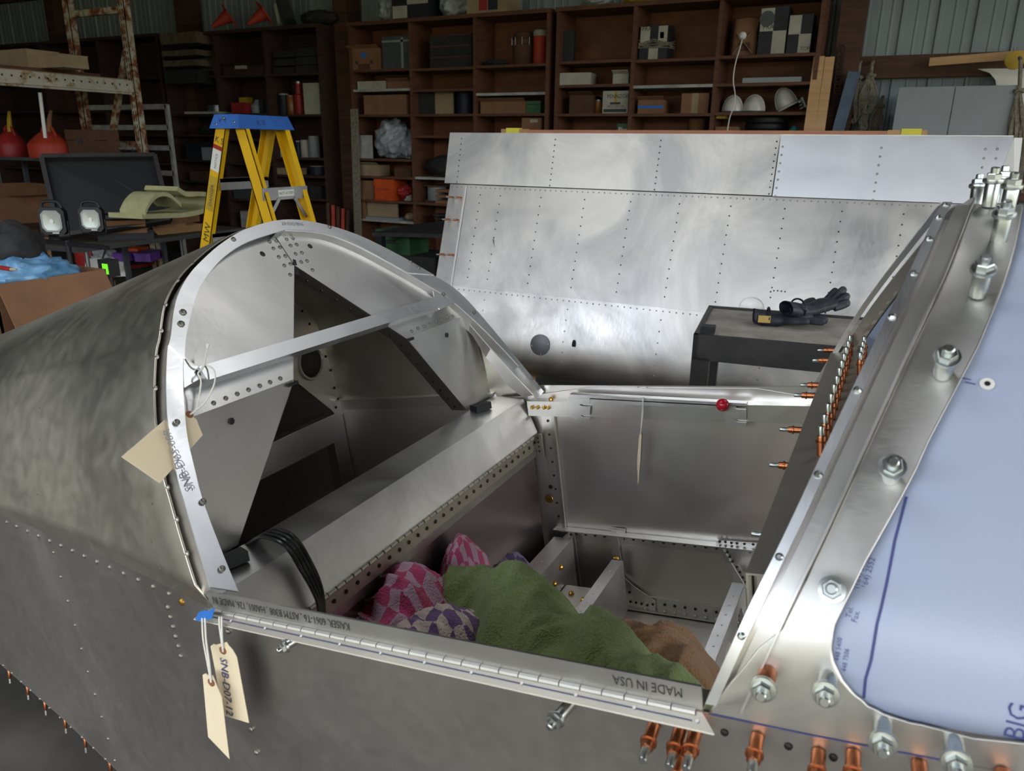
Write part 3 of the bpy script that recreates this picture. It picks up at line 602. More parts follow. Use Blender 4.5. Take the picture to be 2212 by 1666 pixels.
# ------------------------------------------------------------------ windscreen bow, its wide retaining sheet and the film-covered windscreen
hp_ = [((1525,1516),-.53),((1600,1350),-.515),((1700,1145),-.468),((1800,930),-.405),((1900,720),-.325),((1960,600),-.25),((2000,513),-.16),((2022,465),-.09),((2036,443),-.02)]
hf_ = [((2022,452),.06),((2000,480),.14),((1950,545),.26),((1900,610),.35),((1850,680),.425),((1800,760),.48),((1740,860),.52)]
HP = cr([loc(p, 'v', v) for p, v in hp_ + hf_], 6)
def hoop(t):
    x = min(max(t, 0), 1)*(len(HP)-1); i = min(int(x), len(HP)-2); return HP[i].lerp(HP[i+1], x-i)
def SF(t, du):
    if t < 0: p = hoop(0) + Vector((0, 0, 0.35*t))
    else: p = hoop(t)
    h = max(0, p.z)/0.4
    return Vector((p.x + du, p.y*(1-0.06*du), p.z - 0.28*du*du*h - 0.10*du*h))
def SN(t, du):
    a = SF(t+.004, du) - SF(t-.004, du); b = SF(t, du+.004) - SF(t, du-.004); n = b.cross(a).normalized()
    q = SF(t, du); c = Vector((q.x, 0, -0.3)); return n if n.dot(q - c) > 0 else -n
def inv(px, t0=-0.12, t1=0.57):
    best = None; tr, dr_ = (t0, t1), (0.0, 0.75); n1, n2 = 34, 30
    for it in range(5):
        for i in range(n1+1):
            for j in range(n2+1):
                t = tr[0] + (tr[1]-tr[0])*i/n1; d = dr_[0] + (dr_[1]-dr_[0])*j/n2; q = pix(F(SF(t, d))); e = (q[0]-px[0])**2 + (q[1]-px[1])**2
                if best is None or e < best[0]: best = (e, t, d)
        wt = (tr[1]-tr[0])/n1*1.5; wd_ = (dr_[1]-dr_[0])/n2*1.5; n1 = n2 = 6
        tr = (best[1]-wt, best[1]+wt); dr_ = (max(0, best[2]-wd_), best[2]+wd_)
    return best[1], best[2]
def sp(px, off=0.0): t, d = inv(px); return SF(t, d) + SN(t, d)*off
def mirror_far(pts): return [Vector((p.x, -p.y, p.z)) for p in reversed(pts)]
def lin_px(P, n=5):
    out = []
    for a, b in zip(P, P[1:]):
        for k in range(n): out.append((a[0]+(b[0]-a[0])*k/n, a[1]+(b[1]-a[1])*k/n))
    return out + [P[-1]]
# canopy bow strip (A) and channel strip (B): same surface, different stand-off, full hoop
def band(d0, d1, off, name, m, label=None, t0=0.0, th=0.0025, t1=1.0):
    N = 60; A = []; B = []
    for k in range(N+1):
        t = t0 + (t1-t0)*k/N; nn_ = SN(t, (d0+d1)/2); A.append(SF(t, d0) + nn_*off); B.append(SF(t, d1) + nn_*off)
    mb = MB(); n = N+1
    nn2 = [SN(t0 + (t1-t0)*k/N, (d0+d1)/2) for k in range(n)]
    vs = A + B + [p - q*th for p, q in zip(A, nn2)] + [p - q*th for p, q in zip(B, nn2)]; fs = []
    for i in range(N):
        fs += [(i, i+1, n+i+1, n+i), (2*n+i+1, 2*n+i, 3*n+i, 3*n+i+1), (i+1, i, 2*n+i, 2*n+i+1), (n+i, n+i+1, 3*n+i+1, 3*n+i)]
    mb.add(vs, fs + [(0, n, 3*n, 2*n), (N, 2*n-1+0, 4*n-1, 3*n-1)]); return obj(name, mb, mat(m), fus, label=label)
d_a = inv((1727,1144))[1]; d_b0 = inv((1742,1144))[1]; d_b1 = inv((1786,1144))[1]
bowA = band(0.0, d_a, 0.004, 'windscreen_bow', 'arch', 'thin aluminium hoop at the front of the cockpit')
bowB = band(d_b0, d_b1 + .002, 0.0, 'bow_channel', 'bow', t0=-0.02)
band(0.002, d_b1, -0.014, 'bow_web', 'inner', t0=.01, t1=.5)
lipb = MB(); N = 50
lipb.strip([SF(k/N, d_b1) + SN(k/N, d_b1)*0.001 for k in range(N+1)], [SF(k/N, d_b1) + SN(k/N, d_b1)*0.009 for k in range(N+1)], (0.002,0,0)); obj('channel_lip', lipb, mat('bow'), bowB)
for k in range(9):
    t = 0.06 + k*0.055; p = SF(t, d_a*0.5) + SN(t, d_a*.5)*0.004
    obj('bow_rivet', MB().lathe([(0.004,0),(0.004,.001),(0.002,.003)], p, SN(t, .01), 8), mat('zinc'), bowA)
    q = SF(t, d_a*.95) + SN(t, d_a)*0.0043; obj('ink_tick', MB().bar(p + SN(t,.01)*.0006, q, 0.0012, 0.0004), mat('inkb'), bowA)
# wide retaining sheet (C)
Apx = lin_px([(2240,1678),(2100,1651),(1990,1630),(1880,1609),(1770,1588),(1650,1566),(1530,1541),(1553,1505),(1639,1400),(1712,1272),(1787,1144),(1889,970),(1960,828),(2026,699),(2070,616),(2100,533),(2120,478)], 3)
Bpx = lin_px([(2240,1606),(2100,1588),(1990,1562),(1925,1545),(1875,1520),(1840,1488),(1815,1455),(1800,1425),(1797,1390),(1806,1350),(1832,1292),(1870,1215),(1950,1075),(2035,900),(2110,755),(2160,640),(2192,545)], 3)
CA = [sp(p, 0.0) if i < 25 else SF(inv(p)[0], d_b1 + .003) for i, p in enumerate(Apx)]; CB = [sp(p, 0.0015) for p in Bpx]
tA = [inv(p) for p in Apx[-1:]][0]; tB = [inv(p) for p in Bpx[-1:]][0]
Na = 26
CA += [SF(tA[0] + (0.96-tA[0])*k/Na, d_b1 + .002 + (.001)*(1-k/Na)) for k in range(1, Na+1)]
CB += [SF(tB[0] + (0.96-tB[0])*k/Na, tB[1] + (0.085 - tB[1])*min(1, k/6)) for k in range(1, Na+1)]
cmb = MB(); n = len(CA); FRS = (0, .03, .25, .5, .75, .97, 1); MIDS = len(FRS)-1
G = [[CA[i].lerp(CB[i], q) for i in range(n)] for q in FRS]
cmb.add([p for r in G for p in r], [(j*n+i, j*n+i+1, (j+1)*n+i+1, (j+1)*n+i) for j in range(MIDS) for i in range(n-1)])
ret = obj('retaining_sheet', cmb, mat('bow'), fus, label='wide aluminium sheet around the windscreen edge'); ret.modifiers.new('thickness', 'SOLIDIFY').thickness = 0.002
# film-covered windscreen below it
def film(a, b): t = 0.015 + 0.97*a; d = d_b1 + 0.012 + 0.75*b; return SF(t, d) - SN(t, d)*0.006
fm = obj('windscreen', MB().grid(film, 60, 16), mat('film'), fus, label='windscreen covered in pale blue protective film'); fm.modifiers.new('thickness', 'SOLIDIFY').thickness = 0.003
def filmtext(body, p0, p1, h_px, m, name='film_print'):
    a = sp(p0, -0.0035); b = sp(p1, -0.0035); ex = (b - a).normalized(); t, d = inv(p0); nn_ = SN(t, d); ey = nn_.cross(ex).normalized()
    s = h_px/math.hypot(p1[0]-p0[0], p1[1]-p0[1])*(b-a).length
    mb = textmb(body, s, lambda x, y: a + ex*x + ey*y + nn_*0.0008)
    return obj(name, mb, mat(m), fm)
filmtext('Tel.  (31)/(164) 2552', (1836,1338), (1862,1240), 17, 'inkb'); filmtext('Fax.  (31)/(164) 2552', (1852,1346), (1880,1240), 17, 'inkb')
filmtext('448 5400', (1812,1432), (1816,1395), 14, 'inkb'); filmtext('448 7506', (1826,1455), (1834,1405), 14, 'inkb')
filmtext('BIG', (2212,1610), (2226,1540), 52, 'inkb')
ln_ = [sp(p, -0.0030) for p in lin_px([(1953,1072),(1900,1310),(1860,1512)], 5)]
obj('ink_line', MB().strip(ln_, [p + Vector((0.0025,0,0)) for p in ln_], (0,-0.0002,0.0002)), mat('inkb'), fm)
l2 = [sp(p, 0.002) for p in lin_px([(1537,1541),(1770,1590),(2040,1642)], 5)]; obj('ink_line', MB().strip(l2, [p + Vector((0,-0.0002,0.0016)) for p in l2], (0,-.0002,0)), mat('inkb'), ret)
for p in ((2083,826),(2075,816)):
    q = sp(p, .002); obj('ink_tick', MB().bar(q, q + Vector((.008,0,-.002)), .003, .0005), mat('inkb'), ret)
e_ = sp((2133,826), -.002); tE = inv((2133,826)); obj('film_hole', MB().lathe([(0.0062,0),(0.0062,.0006)], e_, SN(*tE), 16), mat('white'), fm); obj('film_hole', MB().lathe([(0.0025,0),(0.0025,.0012)], e_, SN(*tE), 10), mat('black'), fm)
# inside sheet of the far windscreen side, seen under the hoop
obj('far_retaining_sheet', MB().strip([SF(0.62+0.36*k/20, d_b1+.004) for k in range(21)], [SF(0.62+0.36*k/20, 0.10) for k in range(21)], (0,.002,-.001)), mat('inner'), fus)
# instrument deck between the longerons with its folded rear edge
gu, gw = -0.138, 0.086
gl = obj('instrument_deck', MB().strip([(gu,-.46,gw),(gu,.485,gw)], [(gu+.16,-.46,gw+.004),(gu+.16,.485,gw+.004)], (0,0,-.002)), mat('hinge'), fus)
obj('deck_flange', MB().box(gu-.002, gu, -.46, .485, gw-.05, gw), mat('hinge'), gl)
obj('instrument_panel', MB().box(gu+.002, gu+.0045, -.44, .47, -.20, gw-.002), mat('inner'), gl)
obj('far_corner_gusset', MB().prism([loc(p,'v',.516) for p in ((1710,892),(1746,892),(1746,925),(1738,925))], (0,.002,0)), mat('plate'), fus)
# ------------------------------------------------------------------ spring fasteners
def meshes(kind):
    if kind == 'copper':
        return [('body', mesh_of('body', MB().lathe([(.0040,0),(.0052,.001),(.0052,.024),(.0046,.0255)], (0,0,0), n=12), mat('copper'))),
                ('collar', mesh_of('collar', MB().lathe([(.0052,.0165),(.0068,.017),(.0068,.019),(.0052,.0195)], (0,0,0), n=12), mat('copper'))),
                ('plunger', mesh_of('plunger', MB().lathe([(.0036,.0255),(.0036,.037),(.003,.038)], (0,0,0), n=10), mat('zinc')))]
    if kind == 'wing':
        return [('body', mesh_of('body', MB().lathe([(.0035,0),(.0042,.001),(.0042,.03),(.0036,.031)], (0,0,0), n=10), mat('copper'))),
                ('plunger', mesh_of('plunger', MB().lathe([(.003,.031),(.003,.045),(.002,.046)], (0,0,0), n=8), mat('zinc')))]
    return [('body', mesh_of('body', MB().lathe([(.0066,0),(.0078,.001),(.0078,.026),(.0072,.027)], (0,0,0), n=14), mat('zinc' if kind == 'zinc' else 'copper'))),
            ('collar', mesh_of('collar', MB().lathe([(.0078,.027),(.0108,.0275),(.0112,.0295),(.0108,.0315),(.0075,.032)], (0,0,0), n=16), mat('zinc'))),
            ('nut', mesh_of('nut', MB().lathe([(.0082,.032),(.0082,.037),(.0074,.038)], (0,0,0), n=6), mat('zinc'), 0.4)),
            ('plunger', mesh_of('plunger', MB().lathe([(.0046,.038),(.0046,.0435),(.0036,.0445)], (0,0,0), n=12), mat('zinc')))]
KM = {k: meshes(k) for k in ('copper', 'zinc', 'mixed', 'wing')}
def cleco(kind, P, D, label, group, world=False, s=1.0):
    P = Vector(P) if world else F(P); D = (Vector(D) if world else FD(D)).normalized()
    r = bpy.data.objects.new('spring_fastener', None); COL.objects.link(r); r.empty_display_size = 0.02
    r.matrix_world = Matrix.Translation(P) @ D.to_track_quat('Z', 'Y').to_matrix().to_4x4() @ Matrix.Scale(s, 4)
    tag(r, label, 'fastener', group)
    for nm, me in KM[kind]:
        o = bpy.data.objects.new(nm, me); COL.objects.link(o); o.parent = r
# upright copper row on the instrument deck
va = loc((1781,986), 'w', gw); vz = loc((1857,762), 'w', gw)
for k in range(12):
    t = k/11; p = Vector((gu+.036, va.y + (0.45-va.y)*t, gw+.001))
    cleco('copper', p, (0.02,0,1), '%s copper fastener from the near end in the upright row on the instrument deck' % ORD[k], 'upright copper fasteners on the instrument deck', s=1.1)
for k in range(4):
    cleco('copper', Vector((gu+.062, .30+.045*k, gw+.001)), (0.02,0,1), '%s copper fastener of the short second row at the far end of the instrument deck' % ORD[k], 'second row of copper fasteners on the instrument deck', s=1.1)
for k, p in enumerate(((1806,757),(1797,779),(1776,833),(1765,855),(1740,930),(1722,1008),(1690,1160))):
    q = loc(p, 'u', gu-.002)
    cleco('copper', q, (-1,0,0.02), '%s copper fastener from the top of those pointing aft along the deck edge' % ORD[k], 'copper fasteners pointing aft', s=1.0)
# zinc fasteners on the retaining sheet
zl = [((2037,812),'zinc','by the blue pen tick, second above the bend'), ((1922,1034),'zinc','halfway up the retaining sheet'), ((1800,1276),'zinc','seen end-on just above the rounded corner'), ((1790,1462),'zinc','under the rounded corner of the film'),
      ((1660,1452),'mixed','nearest the hinge end, with a copper body'), ((1905,1560),'zinc','on the lower edge below the blue film, first of two'), ((2058,1598),'zinc','on the lower edge below the blue film, second of two'), ((2112,640),'zinc','high on the sheet above the blue tick'),
      ((2155,525),'zinc','leaning near the top of the sheet'), ((2106,455),'zinc','leftmost of the cluster at the top'), ((2135,450),'zinc','second of the cluster at the top'), ((2158,446),'zinc','third of the cluster at the top'), ((2172,462),'zinc','rightmost of the cluster at the top')]
for p, kd, wh in zl:
    t, d = inv(p); nn_ = SN(t, d); cleco(kd, SF(t, d) + nn_*.0015, nn_, 'zinc fastener ' + wh if kd == 'zinc' else 'fastener on the sheet ' + wh, 'fasteners on the windscreen sheet', s=1.05)
# copper fasteners along the top of the side skin
for k, p in enumerate(((1413,1568),(1468,1580),(1502,1583),(1470,1640),(1636,1592),(1768,1626),(1843,1628),(1985,1650),(2165,1668))):
    q = onside(p); cleco('copper', q, (0.05,-1,-.05), '%s copper fastener from the left along the lower right edge' % ORD[k], 'copper fasteners on the side skin', s=1.25)
cleco('zinc', onside((652,1374)), (-.35,-1,-.1), 'zinc fastener poking out under the hinge near the tags', 'zinc fasteners under the hinge', s=.8)
cleco('zinc', onside((1232,1518)), (-.2,-1,-.1), 'zinc fastener poking out under the middle of the hinge', 'zinc fasteners under the hinge', s=.9)
for k, p in enumerate(((20,1462),(60,1498),(99,1535),(143,1575),(186,1617),(236,1656))):
    q = onside(p); cleco('wing', (q.x, q.y+.004, wbot(q.x)), (0.05,-.2,-1), '%s small fastener from the left under the lower edge of the tail' % ORD[k], 'fasteners under the tail edge', s=.8)
# ------------------------------------------------------------------ paper tags, strings, tape, cables
def tagcard(name, poly, nrm, label, writing=None, hole=None):
    t = thing(name, label, 'tag', F(poly[0])); n = Vector(nrm).normalized()
    obj('card', MB().prism([p - n*.0004 for p in poly], n*.0008).loc2w(), mat('manila'), t)
    if hole is not None:
        obj('eyelet', MB().lathe([(.006,0),(.006,.0009)], hole + n*.0003, n, 14).loc2w(), mat('kraft'), t)
    if writing: obj('handwriting', textmb(writing[0], writing[1], lambda x, y: writing[2] + writing[3]*x + writing[4]*y + n*.0012).loc2w(), mat('inkb'), t)
    return t
def lp(px): return loc(px, 'u', -0.8405, LN)
t1 = tagcard('paper_tag', [lp(p) for p in ((262,987),(345,1044),(438,940),(430,922),(424,906),(404,890),(385,882))], LNn, 'blank manila tag tied to the arch, poking out over the tail skin', hole=lp((409,896)))
st = cr([lp((409,897)) + LNn*.002, lp((418,888)) + LNn*.01, lp((421,840)) + LNn*.02, ons((420,815), .012), ons((432,800), .012), ons((441,760), .01)], 5)
obj('string', MB().tube([F(p) for p in st], .0014, 6), mat('cord'), t1)
st = cr([lp((411,895)) + LNn*.003, lp((430,882)) + LNn*.018, ons((448,845), .022), ons((449,815), .02), ons((438,798), .012), ons((415,792), .006), ons((400,775), .003)], 5)
obj('string', MB().tube([F(p) for p in st], .0014, 6), mat('cord'), t1); obj('frayed_end', MB().tube([F(ons((441,760), .01)), F(ons((441,753), .012))], [.0016,.0034], 7), mat('cord'), t1)
def hv(px, v): return loc(px, 'v', v)
pol = [hv(p, -.5535) for p in ((455,1396),(462,1391),(466,1393),(490,1387),(494,1394),(503,1404),(512,1420),(538,1562),(484,1546))]
nrm = Vector((-.25,-1,.0))
a0 = hv((476,1418), -.5545); a1 = hv((487,1510), -.5545); ex = (a1-a0).normalized(); ey = Vector((0,-1,0)).cross(ex).normalized()
t2 = tagcard('paper_tag', pol, (0,-1,0), 'manila tag with blue handwritten part number hanging from the hinge end', ('SNB-D07-12', .0185, a0, ex, ey), hv((482,1405), -.554))
for dx in (0, 5): obj('string', MB().tube([F(p) for p in cr([hv((482,1408), -.555), hv((478+dx*.4,1380), -.556), hv((474+dx,1350), -.551), hv((474+dx,1332), -.549)], 4)], .0014, 6), mat('cord'), t2)
pol = [hv(p, -.572) for p in ((438,1458),(444,1455),(452,1460),(460,1459),(470,1485),(479,1505),(496,1640),(450,1592))]
t3 = tagcard('paper_tag', pol, (0,-1,0), 'turned manila tag hanging in front of the one with handwriting', None, hv((457,1474), -.5725))
for dx in (0, 6): obj('string', MB().tube([F(p) for p in cr([hv((456,1474), -.574), hv((448+dx*.6,1430), -.573), hv((439+dx,1380), -.562), hv((437+dx,1335), -.550)], 4)], .0014, 6), mat('cord'), t3)
def onl2(px, d=.001): return loc(px, 'v', -.549) + Vector((0,-d,0))
one('tape_piece', MB().prism([onl2(p) for p in ((432,1321),(445,1317),(452,1319),(466,1312),(460,1336),(428,1341),(424,1336))], (0,-.0008,0)).loc2w(), mat('tape'), 'torn blue masking tape on the near hinge end above the tags', 'tape')
def fr_(px, v=.50): return loc(px, 'v', v)
tp = [loc(p, 'w', -.0325) for p in ((1378,858),(1380,846),(1394,844),(1424,850),(1422,856),(1400,860))]
one('tape_piece', MB().prism(tp, (0,0,.001)).loc2w(), mat('tape'), 'blue masking tape holding a string on the far cockpit rail', 'tape')
t4 = thing('paper_tag', 'narrow edge-on manila tag hanging on a long string below the far rail', 'tag', F(fr_((1380,1046), .47)))
obj('card', MB().prism([fr_(p, .47) for p in ((1383,935),(1386,940),(1383,1000),(1378,1047),(1376,1000),(1380,945))], (-.001,.012,0)).loc2w(), mat('manila'), t4)
for dx in (0, 2): obj('string', MB().tube([F(p) for p in cr([loc((1377+dx*10,836), 'w', -.001), loc((1391,850), 'w', -.030), fr_((1390-dx,862), .482), fr_((1387+dx,890), .475), fr_((1384,937), .471)], 5)], .0012, 6), mat('cord'), t4)
cbl = thing('cable_bundle', 'loop of black cables hanging over the seat beam', 'cable', F(loc((600,1170), 'w', -.02)))
for k in range(4):
    d = (k-1.5)*.009
    pts = [loc((545,1168), 'w', -.03) + Vector((-.03,d,-.02)), loc((560,1160), 'w', -.005) + Vector((0,d*.6,0)), loc((590,1158), 'w', .0) + Vector((0,d,.004)), loc((630,1180), 'w', -.01) + Vector((0,d*.9,.006)), loc((655,1222), 'u', -.848) + Vector((.004,d*.9,.002)), loc((682,1266), 'u', -.832) + Vector((0,d*.7,0)), loc((694,1312), 'u', -.824) + Vector((0,d*.4,0)), loc((696,1400), 'u', -.82) + Vector((0,d*.4,0))]
    obj('cable', MB().tube([F(p) for p in cr(pts, 6)], .0034, 8), mat('cable'), cbl)
one('black_cup', MB().lathe([(.03,0),(.03,.03),(.035,.032),(.035,.06),(.02,.065)], F((-.72,-.32,-.595)), (0,0,1), 16), mat('black'), 'black plastic object in the dark corner beside the pink towel', 'part')
# ------------------------------------------------------------------ towels in the cockpit
MT['green'] = towelm('green_terry', '#74894a', '#9aab66'); MT['brown'] = towelm('brown_terry', '#8c6440', '#ab8256')
MT['pinkck'] = checker('pink_checked_terry', '#d2527e', '#d8b0c2', 9); MT['purpck'] = checker('purple_checked_terry', '#7a5a88', '#dcc8bc', 8); MT['violet'] = checker('dark_violet_terry', '#4b3759', '#7b6a86', 7)
def drape(spine, hw, fl, seed, fold=0.02, nx=110, ny=80, power=2.0, ridges=5, uvs=1.0):
    """a bundled towel: a folded mound along a spine, spreading to the floor"""
    SP = cr([(p[0], p[1], p[2]) for p in spine], 8); HW = cr([(h, 0, 0) for h in hw], 8); n = len(SP); vs = []; uv = []
    off = Vector((seed*3.7, seed*1.9, seed*5.3))
    for i in range(nx):
        x = i/(nx-1)*(n-1); k = min(int(x), n-2); p = SP[k].lerp(SP[k+1], x-k); h = HW[k].lerp(HW[k+1], x-k).x
        tg = (SP[min(k+2, n-1)] - SP[max(k-1, 0)]); tg.z = 0; tg.normalize(); sd = Vector((-tg.y, tg.x, 0))
        e = min(1, min(i, nx-1-i)/(nx*0.10)); e = math.sqrt(max(0, 1-(1-e)**2)); e = 0.05 + 0.95*e
        for j in range(ny):
            t = 2*j/(ny-1)-1; bl_ = max(0, 1-abs(t)**power)**0.75
            q = Vector((i/nx*len(spine)*0.8, t*1.1, 0)) + off
            n1 = noise.noise(q*1.15 + Vector((0, 0, 3))); n2 = 0.4 - abs(noise.noise(Vector((q.x*1.7 + q.y*1.5, q.y*1.1 - q.x*0.8, 1.0)) + off)); n3 = 0.3 - abs(noise.noise(Vector((q.x*3.6 - q.y*1.0, q.y*2.6 + q.x*2.0, 4.0)) + off))
            f = fold*(1.2*n1 + 0.8*n2 + 0.5*n3)*(0.25+bl_)
            lat = t*h*(1 + 0.18*noise.noise(Vector((i/nx*6, 2.0*(t > 0), 0)) + off))
            z = fl + (p.z - fl)*bl_*e + f*e
            vs.append(p + sd*lat*(0.35+0.65*e) + Vector((0, 0, max(z, fl+.001) - p.z))); uv.append((i/nx*len(spine)*0.28*uvs, j/ny*uvs*0.9))
    mb = MB(); mb.add(vs, [(i*ny+j, i*ny+j+1, (i+1)*ny+j+1, (i+1)*ny+j) for i in range(nx-1) for j in range(ny-1)]); mb.uv = uv; return mb
def towel(name, mb, m, label, hem=None):
    uv = mb.uv; mb.loc2w(); o = one(name, mb, mat(m), label, 'towel')
    l = o.data.uv_layers.new(name='weave'); 
    for lo_ in o.data.loops: l.data[lo_.index].uv = uv[lo_.vertex_index]
    o.data.set_sharp_from_angle(angle=3.1); return o
FLW = -.593
towel('towel', drape([(-.83,-.0,-.36),(-.775,-.035,-.24),(-.70,-.07,-.205),(-.60,-.13,-.205),(-.50,-.165,-.215),(-.40,-.20,-.225),(-.30,-.25,-.25),(-.2,-.30,-.40)], [.08,.13,.17,.20,.20,.19,.15,.10], FLW, 1, .034, 150, 110, 2.6), 'green', 'large green terry towel bundled on the cockpit floor')
towel('towel', drape([(-.52,.13,-.47),(-.46,.06,-.34),(-.41,-.01,-.285),(-.36,-.08,-.27),(-.31,-.16,-.31)], [.10,.15,.16,.15,.10], FLW, 2, .03, power=2.4), 'brown', 'brown terry towel bundled beside the green one')
towel('towel', drape([(-.845,-.34,-.38),(-.835,-.25,-.215),(-.825,-.16,-.175),(-.815,-.07,-.215),(-.80,.01,-.35)], [.07,.12,.14,.13,.10], FLW, 3, .03, uvs=1.3, power=2.4), 'pinkck', 'crumpled pink checked towel nearest the hinge')
towel('towel', drape([(-.76,-.38,-.40),(-.74,-.31,-.235),(-.71,-.24,-.192),(-.675,-.18,-.198),(-.63,-.12,-.29)], [.07,.11,.125,.115,.08], FLW, 4, .018, uvs=1.2, power=2.6), 'purpck', 'purple and cream checked towel between the pink and green towels')
towel('towel', drape([(-.835,-.06,-.36),(-.832,.0,-.235),(-.83,.06,-.195),(-.82,.12,-.27),(-.81,.16,-.4)], [.025,.03,.03,.03,.025], FLW, 5, .012, uvs=1.1, power=4), 'pinkck', 'pink checked towel standing against the dark seat panel')
towel('towel', drape([(-.82,.10,-.42),(-.80,.15,-.325),(-.775,.20,-.315),(-.75,.26,-.40)], [.05,.08,.08,.06], FLW, 6, .02), 'violet', 'dark violet checked towel behind the green towel')
# ------------------------------------------------------------------ wing standing on its leading edge behind the fuselage
WT = 4.2
pf = [(4.2,1.690),(4.165,1.54),(4.127,1.385),(4.06,1.18),(3.99,0.97),(3.93,0.79),(3.875,0.60),(3.85,0.47),(3.86,0.37),(3.90,0.31),(3.97,0.28)]
pbk = [(4.206,1.690),(4.215,1.385),(4.24,0.97),(4.25,0.79),(4.24,0.55),(4.17,0.36),(4.05,0.28)]
def yz(z):
    for (a, za), (b, zb) in zip(pf, pf[1:]):
        if zb <= z <= za: return a + (b-a)*(za-z)/(za-zb)
    return pf[-1][0]
XL = at(972,300,'y',4.2).x; XM = at(962,520,'y',4.06).x; XS = at(1676,370,'y',4.16).x; XR = at(2188,302,'y',4.2).x
Z1_, Z2_ = 1.385, 0.79
wg = thing('wing', 'bare aluminium airplane wing standing on its leading edge behind the cockpit', 'wing', ((XL+XR)/2, 4.05, 0.35))
def wpanel(name, x0, x1, za, zb, m, proud=0.0, th=0.012, label=None):
    zs = [za + (zb-za)*k/10 for k in range(11)]
    mb = MB().strip([(x0, yz(z)-proud, z) for z in zs], [(x1, yz(z)-proud, z) for z in zs], (0, th, 0)); return obj(name, mb, mat(m), wg, label=label)
flap = wpanel('flap', XL, XS-0.004, 1.69, Z1_+.006, 'wing', 0.0)
ail = wpanel('aileron', XS+0.003, XR, 1.685, Z1_+.004, 'aileron', 0.010, 0.02, 'smoother brighter aileron panel')
mainp = wpanel('main_skin', XM, XR+0.02, Z1_, Z2_, 'wing', 0.0)
nose = wpanel('nose_skin', XM, XR+0.02, Z2_+.004, 0.28, 'wing', 0.0025)
obj('back_skin', MB().strip([(XM, a, z) for a, z in pbk], [(XR, a, z) for a, z in pbk], (0,-.006,0)), mat('wing'), wg)
for xx in (XM+.002, XR-.002): obj('end_rib', MB().prism([(xx, a+.004, z) for a, z in pf] + [(xx, a-.004, z) for a, z in reversed(pbk)], (.003,0,0)), mat('inner'), wg)
tipe = MB().prism([(XR+.002, 4.19, 1.68), (XR+.035, 4.2, 1.68), (XR+.05, 4.1, 1.36), (XR-.06, 4.11, 1.36)], (0,-.004,0)); obj('tip_edge', tipe, mat('white'), wg)
obj('root_seam', MB().strip([(at(1002,430,'y',4.1).x, yz(z)-.003, z) for z in (Z1_-.01, .9, .75)], [(at(1002,430,'y',4.1).x+.012, yz(z)-.003, z) for z in (Z1_-.01, .9, .75)], (0,-.002,0)), mat('white'), wg)
def wr(x, z, d=0.0): return Vector((x, yz(z)-.0005-d, z))
rv = MB()
def dot(mb, p, r=.0045): mb.lathe([(r,0),(r*.8,.0015),(r*.4,.0022)], p, (0,-1,.2), 6)
for k in range(88): dot(rv, wr(XM+.02 + (XR-XM)*k/88, Z1_-.014))
obj('rivets', rv, mat('rivet'), mainp, kind='stuff'); rv = MB()
for px in (1036,1079,1166,1260,1359,1464,1575,1692,1816,1950):
    x0 = at(px, 475, 'y', 4.1).x
    for k in range(11): dot(rv, wr(x0, 1.33 - .048*k))
for px, py in ((1665,630),(1672,628),(1680,628),(1688,629),(1696,630)): dot(rv, wr(at(px,py,'y',3.98).x, at(px,py,'y',3.98).z))
obj('rivets', rv, mat('rivet_dark'), mainp, kind='stuff'); rv = MB()
for k in range(80): dot(rv, wr(XM+.03 + (XR-XM)*k/80, Z2_-.014, .003))
for px in (1079,1260,1464,1692):
    x0 = at(px, 475, 'y', 4.1).x
    for k in range(6): dot(rv, wr(x0, .73-.06*k, .003))
obj('rivets', rv, mat('rivet'), nose, kind='stuff'); rv = MB()
for px in (997,1199,1427,1677):
    x0 = at(px, 312, 'y', 4.19).x
    for k in range(9): dot(rv, wr(x0, 1.655 - .032*k))
obj('rivets', rv, mat('rivet_dark'), flap, kind='stuff'); rv = MB()
for px in (1690,1903,2128,2154):
    x0 = at(px, 325, 'y', 4.18).x
    for k in range(7): dot(rv, wr(x0, 1.63 - .04*k, .0105), .006)
obj('rivets', rv, mat('rivet'), ail, kind='stuff')
# covers, hole, filler mark
c = at(1175,741,'y',3.908); obj('inspection_cover', MB().lathe([(.062,0),(.062,.003),(.060,.004)], wr(c.x, c.z, .003), (0,-1,.12), 32), mat('cover'), wg, label='round grey inspection cover')
scr = MB()
for a in range(4): dot(scr, wr(c.x + .053*math.cos(a*math.pi/2+.2), c.z + .053*math.sin(a*math.pi/2+.2), .007), .004)
obj('screws', scr, mat('zinc'), wg, kind='stuff')
c = at(1622,668,'y',3.94); obj('inspection_cover', MB().lathe([(.062,0),(.062,.003),(.060,.004)], wr(c.x, c.z, .003), (0,-1,.12), 32), mat('wing'), wg)
c = at(1246,742,'y',3.905); w0 = wr(c.x, c.z, .0035)
obj('teardrop_hole', MB().prism([w0 + Vector((.012*math.sin(math.pi*k/8)*(1 if k < 9 else -1), 0, 0)) + Vector((0,0,.032*math.cos(math.pi*k/8))) if k < 9 else w0 + Vector((-.012*math.sin(math.pi*(16-k)/8), 0, .032*math.cos(math.pi*(16-k)/8))) for k in range(16)], (0,-.0005,0)), mat('black'), wg)
c = at(1066,528,'y',4.03); w0 = wr(c.x, c.z, .004)
obj('filler_mark', MB().prism([w0 + Vector((a*.001, 0, b*.001)) for a, b in ((-8,55),(2,30),(12,0),(22,-12),(26,-26),(14,-28),(2,-20),(-6,-2),(-9,25))], (0,-.0008,.0002)), mat('white'), wg)
